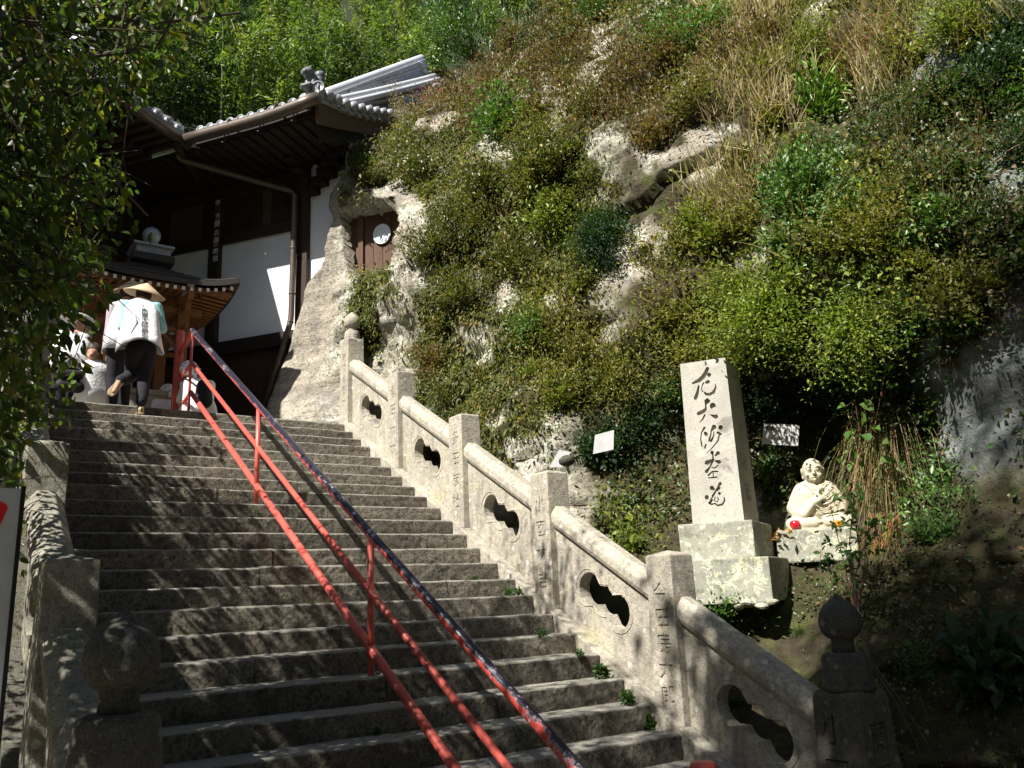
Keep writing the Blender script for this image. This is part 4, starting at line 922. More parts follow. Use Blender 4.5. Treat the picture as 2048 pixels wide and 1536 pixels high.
ST = [([(445, 210), (425, 262), (398, 308), (345, 358), (265, 395)], [17, 22, 24, 24, 10]), ([(462, 293)], [22]), ([(425, 385), (458, 372)], [16, 20]), ([(340, 420), (325, 500), (300, 575)], [8, 16, 22]),
      ([(398, 385), (376, 430), (374, 475), (390, 492)], [8, 5, 5, 7]), ([(402, 495), (428, 522), (470, 524), (515, 498), (540, 440), (535, 400)], [6, 16, 17, 17, 9, 3]),
      ([(440, 592), (440, 640), (428, 690), (395, 725), (330, 755)], [30, 26, 16, 22, 20]), ([(505, 660)], [32]), ([(412, 765), (385, 820), (345, 858)], [9, 9, 3]), ([(475, 764), (515, 780), (550, 788)], [4, 15, 27]),
      ([(410, 915), (372, 975), (362, 1060), (378, 1130), (412, 1158), (425, 1115)], [13, 6, 6, 9, 14, 9]), ([(412, 975), (432, 1000)], [15, 20]), ([(525, 902), (495, 945), (482, 960)], [26, 14, 6]), ([(490, 960), (462, 1075), (478, 1085), (520, 1000), (515, 965)], [5, 12, 9, 5, 4]), ([(520, 970), (510, 1040), (490, 1080)], [5, 5, 7]),
      ([(598, 915)], [24]), ([(558, 972), (602, 996)], [12, 14]), ([(582, 1005), (568, 1070), (505, 1150), (432, 1220)], [7, 8, 6, 3]),
      ([(497, 1212)], [18]), ([(572, 1212), (535, 1250)], [22, 8]), ([(430, 1335), (470, 1318), (520, 1290)], [26, 20, 6]), ([(530, 1308), (585, 1325)], [6, 24]), ([(505, 1215), (510, 1305), (470, 1385), (428, 1440)], [6, 9, 8, 20]), ([(490, 1385), (530, 1395), (570, 1360)], [5, 7, 6]), ([(450, 1484), (500, 1435), (565, 1436)], [10, 7, 9]), ([(508, 1440), (512, 1495)], [6, 5]), ([(455, 1512), (555, 1502)], [6, 9])]
ST2 = [([(465, 82), (440, 125), (400, 195), (360, 265)], [16, 8, 8, 5]), ([(372, 128), (402, 152)], [22, 12]), ([(458, 128), (435, 160)], [10, 6]), ([(325, 228)], [20]), ([(352, 288), (385, 252)], [14, 6]), ([(350, 290), (375, 300), (410, 292), (440, 312), (485, 300), (508, 262), (503, 225)], [6, 8, 6, 9, 10, 9, 4]), ([(412, 225), (400, 262), (430, 275), (448, 250), (430, 225)], [5, 5, 5, 5, 4]), ([(455, 188)], [14]), ([(380, 215), (410, 175)], [6, 7])]
cut = []; Lw = wloc(sh)
for S_, q_ in ((ST, q1), (ST2, q2)):
    for pts, ws in S_:
        pp = [onf(*q_(*p)) for p in pts]; scl = np.linalg.norm(onf(*q_(10, 0)) - onf(*q_(0, 0))) / 10
        mbk = MB()
        # brush stroke: outline swept round its centre line, wedge shaped in depth
        P2 = [np.array([(p - PR) @ BW, p[2]]) for p in pp]; W2 = [w * scl * 1.08 for w in ws]
        if len(P2) == 1: outl = [P2[0] + W2[0] * np.array([math.cos(a), 1.12 * math.sin(a)]) for a in np.linspace(0, 2 * math.pi, 13)[:-1]]
        else:
            Lf, Rt = [], []
            for i in range(len(P2)):
                t = P2[min(i + 1, len(P2) - 1)] - P2[max(i - 1, 0)]; t /= np.linalg.norm(t); nn = np.array([-t[1], t[0]]); Lf.append(P2[i] + nn * W2[i]); Rt.append(P2[i] - nn * W2[i])
            t0 = P2[0] - P2[1]; t0 /= np.linalg.norm(t0); t1 = P2[-1] - P2[-2]; t1 /= np.linalg.norm(t1)
            outl = Lf + [P2[-1] + t1 * W2[-1] * .8] + Rt[::-1] + [P2[0] + t0 * W2[0] * .8]
        mbk.prism([PR + BW * (a) + BN * .02 + UZ * (z - PR[2]) for a, z in outl], -BN * .055)
        m3 = bpy.data.meshes.new('k'); m3.from_pydata([tuple(np.array(p) - Lw) for p in mbk.v], [], mbk.f)
        bm = bmesh.new(); bm.from_mesh(m3); bmesh.ops.recalc_face_normals(bm, faces=bm.faces); bm.to_mesh(m3); bm.free()
        cut.append((m3, Matrix.Identity(4)))
for me_, mt in cut:      # one stroke at a time keeps the boolean clean
    pass
for ch, zz in (('山', 1.52), ('口', 1.22), ('寺', .92), ('発', .60), ('起', .30)):
    me_ = txtmesh(ch, .19, .02); X_ = -BN
    # side face of the shaft looks along -w
    mt = Matrix(((-BN[0], 0, -BW[0], 0), (-BN[1], 0, -BW[1], 0), (0, 1, 0, 0), (0, 0, 0, 1)))
    pos = pw(-.048 + wt1 * (zz / hp_), -.24, zz - .1); cut.append((me_, Matrix.Translation(Vector(pos - Lw)) @ mt))
carve(sh, cut)
def pblock(name, u0, v0, u1, v1, ub, vb, d0, dep_, m, par, zb=None):
    a = onf(u0, v0, d0); b = onf(u1, v1, d0); zb = onf(ub, vb, d0)[2] if zb is None else zb
    a0 = (a - PR) @ BW; b0 = (b - PR) @ BW; zt = (a[2] + b[2]) / 2
    return MB().obox(PR + BW * b0 + BN * d0 + UZ * (zb - PR[2]), BW * (a0 - b0), -BN * dep_ - BW * dep_ * .18, UZ * (zt - zb)).build(name, m, par, bevel=.012, jitter=.02)
pblock('upper_plinth', 1356, 1051, 1502, 1038, 1510, 1115, .10, .74, M['lichen'], pil)
pblock('lower_plinth', 1338, 1122, 1536, 1114, 1546, 1204, .20, .95, M['lichen'], pil)
# small rubble and footing under the plinth
for (u, v, r) in ((1500, 1208, .07), (1525, 1212, .06), (1480, 1212, .05), (1545, 1205, .05)):
    p = onf(u, v, .18); mb = MB().sphere(p, r, 9, 6, (1.3, 1, .6)); o = mb.build('footing_stone', M['lichen'], pil, False, jitter=.05)

# ------------------------------------------------------------------ statue of a seated monk
SP = at(1558, 1128, x=7.0)
ped = thing('statue_pedestal', SP, 'low lichen spotted stone block under the seated monk statue', 'pedestal')
def sf(u, v, off=0): return at(u, v, SP + BN * off, BN)
a = sf(1551, 1062); b = sf(1712, 1056); a0 = 0; b0 = (b - SP) @ BW; aa = (a - SP) @ BW
MB().obox(SP + BW * b0, BW * (aa - b0), -BN * .60, UZ * (a[2] - SP[2])).build('block', M['lichen'], ped, bevel=.02, jitter=.04)
MB().obox(SP + BW * (b0 - .02) - UZ * .5 - BN * .03, BW * (aa - b0 - .06), -BN * .6, UZ * .47).build('earthy_footing', M['soil'], ped, bevel=.05, jitter=.15)
sb = sf(1640, 1055, -.26); sb[2] = a[2] + .0      # centre of the statue's base
fd = BN * .96 - BW * .10; fd = fd / np.linalg.norm(fd); sdn = np.cross(UZ, fd)   # statue's front and its left-hand side (picture right)
SS = 1.13
def sp(f, l, z): return sb + (fd * f + sdn * l + UZ * z) * SS
mb = MB()
caps(mb, sp(-.04, 0, .10), sp(-.04, 0, .34), .17, .135); mb.sphere(sp(-.03, 0, .17), .2, 16, 10, (1, 1, .8)); mb.sphere(sp(-.03, 0, .32), .155, 16, 10, (.9, .9, .55))
for l in (-1, 1):
    chain(mb, [sp(-.02, l * .03, .40), sp(-.03, l * .11, .355), sp(-.01, l * .17, .27)], [.07, .085, .075]); chain(mb, [sp(-.01, l * .10, .30), sp(.01, l * .13, .16)], [.11, .10])
    chain(mb, [sp(-.02, l * .135, .345), sp(-.01, l * .20, .20), sp(.07, l * .16, .09)], [.068, .075, .05])       # upper arms in wide sleeves
    chain(mb, [sp(.0, l * .12, .08), sp(.10, l * .24, .055), sp(.13, l * .05, .055)], [.10, .065, .055])          # crossed legs
chain(mb, [sp(.06, .17, .10), sp(.13, .07, .09)], [.05, .035])
chain(mb, [sp(.02, -.19, .16), sp(.13, -.13, .13), sp(.155, -.045, .225), sp(.165, .01, .25)], [.06, .045, .036, .030])  # raised forearm
for q in range(4): caps(mb, sp(.165, .00 + .006 * q, .235 + .012 * q), sp(.155, .062 - .004 * q, .262 + .01 * q), .013, .009)
caps(mb, sp(.15, -.01, .25), sp(.13, .02, .285), .012, .009)
mb.obox(sp(-.20, -.27, -.02), fd * .40, sdn * .54, UZ * .055)
caps(mb, sp(-.02, 0, .34), sp(-.01, 0, .42), .06, .055)
mb.sphere(sp(.0, 0, .525), .114, 20, 14, (.93, .92, 1.15)); mb.sphere(sp(.022, 0, .465), .083, 16, 10, (1, 1, .9)); mb.sphere(sp(-.006, 0, .54), .094, 18, 12)
mb.sphere(sp(.085, 0, .438), .022); caps(mb, sp(.094, 0, .53), sp(.113, 0, .493), .010, .016); mb.sphere(sp(.106, .012, .488), .010); mb.sphere(sp(.106, -.012, .488), .010)
for l in (-1, 1):
    caps(mb, sp(-.004, l * .094, .545), sp(.0, l * .090, .462), .013, .011)
    chain(mb, [sp(.097, l * .018, .550), sp(.092, l * .045, .558), sp(.072, l * .072, .547)], [.0055, .006, .004])
    mb.sphere(sp(.080, l * .038, .530), .019, 10, 8, (1, 1, .62)); mb.sphere(sp(.062, l * .042, .480), .032)
caps(mb, sp(.093, -.022, .462), sp(.093, .022, .462), .007, .007); caps(mb, sp(.090, -.016, .452), sp(.090, .016, .452), .008, .008)
# folds of the robe
for k in range(5):
    pts = [sp(.095 + .014 * k + .022 * math.sin(q * 1.2), .135 - .175 * q / 1.5 , .335 - k * .038 - .05 * math.sin(q * 2)) for q in np.linspace(.0, 1.4, 8)]
    chain(mb, [p + fd * .012 for p in pts], [.009] * 9)
chain(mb, [sp(-.02, -.08, .40), sp(.07, -.05, .37), sp(.12, .02, .29), sp(.13, .10, .18)], [.018, .014, .014, .012]); chain(mb, [sp(-.02, .08, .40), sp(.09, .03, .34), sp(.13, -.03, .28)], [.018, .014, .010])
for l in (-1, 1): chain(mb, [sp(.11, l * .16, .05), sp(.15, l * .10, .07), sp(.16, 0, .06)], [.013] * 3)
st = fuse('monk_statue', mb, .0085, M['statue'], None, 3, loc=sb)
tag(st, 'pale stone statue of a seated bald monk with closed eyes and one raised hand', 'statue')
face = MB()
for l in (-1, 1): face.tube([sp(.098, l * .022, .526), sp(.099, l * .038, .521), sp(.090, l * .055, .525)], .0028, 5)
face.tube([sp(.1, -.02, .457), sp(.103, 0, .4555), sp(.1, .02, .457)], .0026, 5)
fo = face.build('eye_and_mouth_line', M['granite_dark'], st)
# offerings
ap = sf(1590, 1049, -.06); ap[2] = a[2] + .002
apr = .052
aob = thing('apple', ap, 'shiny red apple left on the block at the foot of the statue', 'fruit')
MB().lathe([(.004, .012), (.022, .003), (.036, .010), (.050, .038), (.053, .058), (.046, .080), (.030, .093), (.014, .090), (.003, .080)], ap, 24).build('skin', M['apple'], aob, True); MB().tube([ap + UZ * .08, ap + UZ * .108 + BN * .008], .0025, 6).build('stalk', M['bark'], aob)
orp = sf(1676, 1046, -.06); orp[2] = a[2] + .002
oob = thing('persimmon', orp, 'orange persimmon fruit lying by the right knee of the statue', 'fruit')
MB().lathe([(.004, .006), (.028, .002), (.042, .018), (.045, .035), (.038, .054), (.022, .062), (.004, .060)], orp, 20).build('skin', M['orange'], oob, True); MB().lathe([(.018, .061), (.012, .066), (.002, .068)], orp, 5).build('calyx', M['bark'], oob)

# ------------------------------------------------------------------ small white plaques and near sign
def quadboard(name, px_, x, label, cat, th=.012, lines=None):
    P0 = at(*px_[3], x=x); Pu = at(*px_[2], x=x); 
    d1 = ray(*px_[3]); nrm = -(d1 / np.linalg.norm(d1)); nrm[2] *= .3; nrm /= np.linalg.norm(nrm)
    P = [at(u, v, P0, nrm) for u, v in px_]; root = thing(name, P[3], label, cat)
    MB().prism(P, -nrm * th).build('board', M['sign_white'], root)
    return root, P, nrm
r1_, P_, N_ = quadboard('notice_board', [(1190, 870), (1228, 860), (1227, 899), (1186, 908)], 5.9, 'small tilted white notice card in the undergrowth left of the carved pillar', 'sign')
r2_, P_, N_ = quadboard('notice_board', [(1527, 847), (1599, 850), (1596, 892), (1524, 888)], 7.25, 'white notice board under the bushes above the monk statue', 'sign')
R_ = (P_[1] - P_[0]) / np.linalg.norm(P_[1] - P_[0])
for j, (ch, fx, fy) in enumerate((('寄', .12, .70), ('進', .25, .70), ('つ', .48, .24), ('る', .66, .24), ('桜', .86, .24), ('山', .80, .66))):
    me_ = txtmesh(ch, .055, .001); me_.materials.append(M['ink']); U2 = np.cross(N_, R_); c = P_[3] + (P_[2] - P_[3]) * fx + (P_[0] - P_[3]) * fy + N_ * .003
    me_.transform(Matrix(((R_[0], U2[0], N_[0], c[0] - P_[3][0]), (R_[1], U2[1], N_[1], c[1] - P_[3][1]), (R_[2], U2[2], N_[2], c[2] - P_[3][2]), (0, 0, 0, 1))))
    o = bpy.data.objects.new('lettering', me_); COL.objects.link(o); o.parent = r2_
for j, (ch, fx, fy) in enumerate((('番', .4, .62), ('札', .45, .3))):
    pass
r3_, P_, N_ = quadboard('paper_notice', [(1118, 900), (1142, 904), (1124, 935), (1099, 934)], 5.35, 'white folded paper notice lying on top of the fourth balustrade post', 'notice')
rk = at(1134, 922, x=5.42); o = MB().sphere(rk, .075, 12, 8, (1, 1.2, .8)).build('paperweight_stone', M['granite_dark'], None, True, loc=rk, jitter=.03); tag(o, 'brown mossy stone holding down the white paper on a balustrade post', 'stone')
sg = thing('signboard', (-.25, 1.9, 0), 'large white signboard with a red mark at the lower left edge of the view', 'sign')
MB().obox((-.75, 1.9, .55), (.905, 0, 0), (0, .03, 0), (0, 0, 1.30)).build('panel', M['sign_white'], sg)
MB().obox((.1555, 1.896, .55), (.007, 0, 0), (0, .038, 0), (0, 0, 1.305)).build('edge_strip', M['black_edge'], sg)
for x in (-.7, .05): MB().obox((x, 1.935, 0), (.05, 0, 0), (0, .04, 0), (0, 0, 1.7)).build('leg', M['black_edge'], sg)
pts = [at(u, v, y=1.9) for u, v in [(-60, 1010), (-20, 1001), (0, 1003), (10, 1007), (16, 1015), (12, 1024), (5, 1040), (-4, 1060), (-30, 1090), (-60, 1100)]]
MB().prism([p + np.array([0, -.002, 0]) for p in pts], (0, .0015, 0)).build('red_mark', M['sign_red'], sg)

# ------------------------------------------------------------------ people
def pilgrim_hat(par, apex, tilt, r, h, m='straw'):
    """wide conical sedge hat; apex at the top, tilt = direction of its axis"""
    ax = np.asarray(tilt, float); ax /= np.linalg.norm(ax); a = np.cross(ax, [0, 1, .3]); a /= np.linalg.norm(a); b = np.cross(ax, a); n = 36; mb = MB(); vs = []
    for rr, hh in ((.004, 0), (.3 * r, -.27 * h), (.65 * r, -.64 * h), (r, -h), (r * .985, -h - .012), (.62 * r, -.68 * h), (.05 * r, -.08 * h)):
        vs += [np.asarray(apex) + ax * hh + (a * math.cos(2 * math.pi * k / n) + b * math.sin(2 * math.pi * k / n)) * rr * (1 + .006 * (k % 2)) for k in range(n)]
    mb.add(vs, [(i * n + k, i * n + (k + 1) % n, (i + 1) * n + (k + 1) % n, (i + 1) * n + k) for i in range(6) for k in range(n)])
    o = mb.build('sedge_hat', M[m], par, True)
    for q in (.5, 1.0):
        MB().tube([np.asarray(apex) + ax * (-h * q) + (a * math.cos(2 * math.pi * k / 24) + b * math.sin(2 * math.pi * k / 24)) * r * q for k in range(25)], .005, 4, False).build('hat_hoop', M[m], o, True)
    return o
def hand(mb, w, d, s=.085, side=1):
    d = np.asarray(d, float); d /= np.linalg.norm(d); a = np.cross(d, [0, 1, 0]); a /= np.linalg.norm(a) + 1e-6; c = np.cross(a, d)
    caps(mb, w, w + d * s * .6, s * .28, s * .32)
    for k in range(4):
        q = w + d * s * .75 + a * (k - 1.5) * s * .22; L = s * (.42, .5, .47, .36)[k]; chain(mb, [q, q + d * L * .6, q + d * L * .9 + c * L * .35], [s * .10, s * .09, s * .075], )
    chain(mb, [w + d * s * .2 + a * side * s * .3, w + d * s * .6 + a * side * s * .55, w + d * s * .9 + a * side * s * .5], [s * .12, s * .11, s * .09])
def ap_(u, v, y): return at(u, v, y=y)
def person(name, label, J, S, wear, vox=.013, group=None, loc=None):
    """J: joints placed in the scene; one continuous body plus its clothing"""
    root_loc = np.array(loc)
    body = MB(); hd = J['head']; nk = J['neck']; r_ = S.get('head', .105)
    body.sphere(hd, r_, 16, 12, (.86, .95, 1.12)); caps(body, nk, hd * .5 + nk * .5, .055, .055)
    f = S['face']; f = np.asarray(f, float) / np.linalg.norm(f); sd_ = np.cross(f, UZ); sd_ /= np.linalg.norm(sd_)
    body.sphere(hd + f * r_ * .3 - UZ * r_ * .55, r_ * .6); caps(body, hd + f * r_ * .92, hd + f * r_ * 1.08 - UZ * r_ * .25, .008, .015)
    for l in (-1, 1):
        body.sphere(hd + sd_ * l * r_ * .86 - UZ * .01, .022, 8, 6, (.6, .9, 1.3)); body.sphere(hd + f * r_ * .86 + sd_ * l * .035 + UZ * .012, .013)
    caps(body, hd + f * r_ * .9 - UZ * r_ * .55 - sd_ * .02, hd + f * r_ * .9 - UZ * r_ * .55 + sd_ * .02, .008, .008)
    chain(body, [J['pelvis'], J['chest'], nk], [.12, .13, .06])
    for l in ('L', 'R'):
        chain(body, [J['sh' + l], J['el' + l], J['wr' + l]], [.050, .040, .028]); chain(body, [nk, J['sh' + l]], [.06, .055])
        hand(body, J['wr' + l], J['wr' + l] - J['el' + l], .085, 1 if l == 'R' else -1)
        if 'kn' + l in J: chain(body, [J['hip' + l], J['kn' + l], J['an' + l]], [.075, .055, .038]); caps(body, J['an' + l], J['toe' + l], .036, .03); chain(body, [J['pelvis'], J['hip' + l]], [.11, .08])
    o = fuse(name, body, vox, M['skin'], None, 3, loc=root_loc); tag(o, label, 'person', group)
    if wear.get('hair'):
        h = MB(); h.sphere(hd - f * r_ * .12 + UZ * r_ * .14, r_ * 1.06, 16, 12, (.92, .98, 1.08)); h.sphere(hd - f * r_ * .45 - UZ * r_ * .3, r_ * .7); fuse('hair', h, .012, M['hair'], o, 1)
    def limb(nm, keys, rs_, mt):
        mb = MB()
        for ks in keys: chain(mb, [J[k] if isinstance(k, str) else k for k in ks], rs_)
        return mb
    if wear.get('trousers'):
        mb = MB()
        for l in ('L', 'R'):
            if 'kn' + l in J:
                a, b, c = J['hip' + l], J['kn' + l], J['an' + l]; tr = S.get('leg', 1)
                chain(mb, [J['pelvis'], a], [.135 * tr, .115 * tr]); chain(mb, [a, a * .5 + b * .5, b, b * .5 + c * .5, c * .93 + b * .07], [.112 * tr, .10 * tr, .082 * tr, .078 * tr, .070 * tr])
        fuse('trousers', mb, vox, wear['trousers'], o, 2, disp=lambda v: .008 * fbm(v * 14, 3))
    if wear.get('shirt'):
        mb = MB(); sl = wear.get('sleeve', 1.0)
        for l in ('L', 'R'):
            e, w = J['el' + l], J['wr' + l]; w = e + (w - e) * sl
            chain(mb, [J['chest'] * .4 + J['neck'] * .6, J['sh' + l], J['sh' + l] * .5 + e * .5, e, w], [.085, .082, .072, .062, .055])
        chain(mb, [J['pelvis'] * .6 + J['chest'] * .4, J['chest']], [.14, .155]); fuse('shirt', mb, vox, wear['shirt'], o, 2, disp=lambda v: .010 * fbm(v * 12, 3))
    return o
def draped(name, levels, m, par, n=40, thick=.012, fold=.012, open_=None):
    """a hanging garment lofted through cross sections (centre, half width, half depth, side axis)"""
    vs = []; mb = MB(); K = len(levels)
    for s_ in (0, 1):
        for i, (c, a, b, ax, ay) in enumerate(levels):
            for k in range(n):
                t = 2 * math.pi * k / n; wv = 1 + fold * i / K * 4 * math.sin(t * 7 + i * .4) + fold * 1.5 * math.sin(t * 3 + i)
                q = np.asarray(c, float) + (np.asarray(ax) * math.copysign(abs(math.cos(t)) ** .8, math.cos(t)) * (a - s_ * thick) + np.asarray(ay) * math.copysign(abs(math.sin(t)) ** .8, math.sin(t)) * (b - s_ * thick)) * wv
                if i == K - 1 and open_ is not None: q = q + UZ * open_(t)
                vs.append(q)
    fs = []
    for i in range(K - 1):
        for k in range(n):
            a, b, c, d = i * n + k, i * n + (k + 1) % n, (i + 1) * n + (k + 1) % n, (i + 1) * n + k; fs.append((a, b, c, d)); o_ = K * n; fs.append((d + o_, c + o_, b + o_, a + o_))
    for k in range(n): o_ = K * n; a, b = (K - 1) * n + k, (K - 1) * n + (k + 1) % n; fs.append((a, b, b + o_, a + o_))
    fs.append(tuple(range(n)))
    return mb.add(vs, fs).build(name, m, par, True)
# --- the climbing pilgrim, seen from behind
y0_ = 11.06
J = dict(pelvis=ap_(281, 690, 11.14), chest=ap_(281, 632, 11.26), neck=ap_(283, 604, 11.34), head=ap_(287, 592, 11.43),
    shL=ap_(254, 612, 11.28), shR=ap_(312, 614, 11.28), elL=ap_(245, 654, 11.26), elR=ap_(325, 658, 11.26), wrL=ap_(238, 640, 11.55), wrR=ap_(318, 650, 11.55),
    hipL=ap_(268, 703, 11.12), hipR=ap_(295, 703, 11.14), knL=ap_(262, 752, 11.40), knR=ap_(290, 752, 11.24), anL=ap_(240, 762, 11.02), anR=ap_(282, 806, 11.08), toeL=ap_(228, 783, 10.99), toeR=ap_(283, 808, 11.24))
J['wrL'] = J['elL'] + np.array([.05, .24, .05]); J['wrR'] = J['elR'] + np.array([-.05, .24, .05])
pA = person('person', 'pilgrim in a conical hat, white lettered vest and dark trousers climbing the top step', J, dict(face=(0, 1, -.6), leg=1.0), dict(hair=1, trousers=M['cloth_black'], shirt=M['cloth_teal'], sleeve=.45), .012, None, (2.11, 11.08, 4.03))
pilgrim_hat(pA, ap_(295, 566, 11.42), (.14, -.16, 1), .26, .165)
sx = np.array([1., 0, 0]); sy = np.array([0, 1., 0])
def cen(u, v, y): return ap_(u, v, y)
lv = [(cen(284, 600, 11.33), .09, .08, sx, sy), (cen(283, 607, 11.30), .17, .11, sx, sy), (cen(282, 620, 11.27), .215, .135, sx, sy), (cen(282, 640, 11.22), .215, .15, sx, sy), (cen(281, 660, 11.18), .235, .165, sx, sy), (cen(280, 680, 11.14), .26, .185, sx, sy), (cen(280, 694, 11.12), .285, .20, sx, sy)]
def hem(t): return -.07 * max(0, math.cos(t)) ** 4 - .10 * max(0, -math.cos(t)) ** 4 + .05 * math.exp(-((t - 4.71) / .35) ** 2)
vest = draped('white_vest', lv, M['cloth_white'], pA, 48, .008, .010, hem)
MB().tube([cen(262, 607, 11.22), cen(272, 640, 11.03), cen(262, 665, 10.98), cen(243, 650, 11.10)], .008, 6).build('bag_strap', M['cloth_white'], pA, True)
# lettering down the back of the vest, laid onto the cloth
bvh = BVHTree.FromPolygons([tuple(np.array(v.co) + wloc(vest)) for v in vest.data.vertices], [tuple(p.vertices) for p in vest.data.polygons])
for j, ch in enumerate('南無大師遍照金剛'):
    me_ = txtmesh(ch, .098, 0); me_.materials.append(M['ink']); c = cen(293 - .9 * j, 618 + 9.6 * j, 11.0)
    for v in me_.vertices:
        p = Vector((c[0] + v.co.x * .9, 10.4, c[2] + v.co.y - .04)); h_ = bvh.ray_cast(p, Vector((0, 1, 0)))
        v.co = Vector((p.x, (h_[0].y if h_[0] else 11.0) - .006, p.z)) - Vector(wloc(vest))
    o = bpy.data.objects.new('vest_lettering', me_); COL.objects.link(o); o.parent = vest
me_ = txtmesh('卍', .05, 0); me_.materials.append(M['ink_red']); c = cen(291, 608, 11.0)
for v in me_.vertices:
    p = Vector((c[0] + v.co.x, 10.4, c[2] + v.co.y)); h_ = bvh.ray_cast(p, Vector((0, 1, 0))); v.co = Vector((p.x, (h_[0].y if h_[0] else 11.1) - .006, p.z)) - Vector(wloc(vest))
o = bpy.data.objects.new('red_seal', me_); COL.objects.link(o); o.parent = vest
def shoe(par, heel, toe, up, w=.045):
    heel = np.asarray(heel, float); toe = np.asarray(toe, float); d = toe - heel; L = np.linalg.norm(d); d /= L; up = np.asarray(up, float); up = up - d * (up @ d); up /= np.linalg.norm(up); sd_ = np.cross(d, up); mb = MB()
    out = [(0, .7), (.1, .95), (.35, .8), (.6, .98), (.8, 1.0), (.95, .7), (1.0, .3)]
    poly = [heel + d * L * a + sd_ * w * b for a, b in out] + [heel + d * L * a - sd_ * w * b for a, b in out[::-1]]
    mb.prism(poly, up * .028); so_ = mb.build('shoe_sole', M['straw'], par, bevel=.006)
    u = MB(); chain(u, [heel + d * .03 + up * .055, heel + d * L * .5 + up * .05, toe - d * .05 + up * .035], [w * .95, w * .9, w * .8]); s_ = fuse('shoe', u, .01, M['shoe'], par, 2)
    MB().tube([heel - d * .012 + up * .02, heel - d * .012 + up * .095], .006, 5).build('heel_seam', M['ink'], s_)
a = J['anR']; shoe(pA, (a[0], 11.04, 4.028), (a[0] + .02, 11.30, 4.04), UZ)
shoe(pA, ap_(243, 760, 11.0), ap_(219, 790, 10.98), (-.1, 1, -.3), .05)
# --- companion ahead on the left
_sh = lambda u, v, y: at(u - 9, v, y=y)
J2 = dict(pelvis=_sh(250, 695, 11.9), chest=_sh(252, 640, 11.95), neck=_sh(262, 603, 12.02), head=_sh(264, 590, 12.1), shL=_sh(236, 616, 11.95), shR=_sh(282, 616, 12.0), elL=_sh(228, 655, 11.9), elR=_sh(292, 660, 12.0), wrL=_sh(221, 697, 11.95), wrR=_sh(290, 690, 12.2),
    hipL=_sh(240, 700, 11.9), hipR=_sh(260, 700, 11.95), knL=_sh(236, 758, 11.95), knR=_sh(258, 758, 12.1), anL=_sh(232, 812, 11.95), anR=_sh(256, 812, 12.15), toeL=_sh(232, 822, 12.12), toeR=_sh(256, 822, 12.3))
for k in ('anL', 'anR'): J2[k][2] = 4.22
for k in ('toeL', 'toeR'): J2[k][2] = 4.18
pB = person('person', 'pilgrim in conical hat and mauve long sleeves half hidden left of the climber', J2, dict(face=(.3, 1, -.4)), dict(hair=1, trousers=M['cloth_black'], shirt=M['cloth_mauve'], sleeve=.95), .014, None, (1.75, 11.95, 4.15))
pilgrim_hat(pB, ap_(264, 560, 12.05), (-.16, -.10, 1), .28, .16)
lv = [(_sh(262, 603, 12.0), .10, .08, sx, sy), (_sh(260, 612, 11.98), .19, .12, sx, sy), (_sh(256, 640, 11.95), .20, .15, sx, sy), (_sh(252, 672, 11.92), .21, .17, sx, sy), (_sh(250, 704, 11.9), .23, .19, sx, sy)]
draped('white_vest', lv, M['cloth_white'], pB, 32, .008, .012)
# --- bending pilgrim in white at the far left
J3 = dict(pelvis=ap_(135, 735, 12.3), chest=ap_(140, 690, 12.35), neck=ap_(155, 668, 12.4), head=ap_(165, 655, 12.5), shL=ap_(120, 672, 12.35), shR=ap_(168, 676, 12.35), elL=ap_(112, 710, 12.4), elR=ap_(182, 705, 12.4), wrL=ap_(120, 735, 12.6), wrR=ap_(180, 728, 12.6),
    hipL=ap_(122, 745, 12.3), hipR=ap_(148, 745, 12.3), knL=ap_(118, 780, 12.35), knR=ap_(150, 780, 12.4), anL=ap_(118, 815, 12.35), anR=ap_(150, 815, 12.4), toeL=ap_(118, 820, 12.5), toeR=ap_(150, 820, 12.55))
for k in ('anL', 'anR'): J3[k][2] = 4.22
for k in ('toeL', 'toeR'): J3[k][2] = 4.18
pC = person('person', 'person in white smock with a black bag bending forward behind the leaves at far left', J3, dict(face=(.6, .8, -.6)), dict(hair=0, trousers=M['cloth_black'], shirt=M['cloth_white'], sleeve=.95), .015, None, (1.05, 12.3, 4.15))
pilgrim_hat(pC, ap_(168, 628, 12.45), (.3, .2, 1), .25, .15, 'cloth_white')
lv = [(ap_(152, 668, 12.4), .10, .08, sx, sy), (ap_(146, 680, 12.36), .22, .13, sx, sy), (ap_(142, 710, 12.3), .24, .16, sx, sy), (ap_(140, 742, 12.28), .26, .19, sx, sy)]
draped('white_vest', lv, M['cloth_white'], pC, 32, .008, .012)
bg_ = MB(); caps(bg_, ap_(122, 748, 12.12), ap_(158, 750, 12.12), .07, .07); caps(bg_, ap_(122, 770, 12.14), ap_(156, 775, 12.14), .08, .08); fuse('shoulder_bag', bg_, .015, M['bag'], pC, 1)
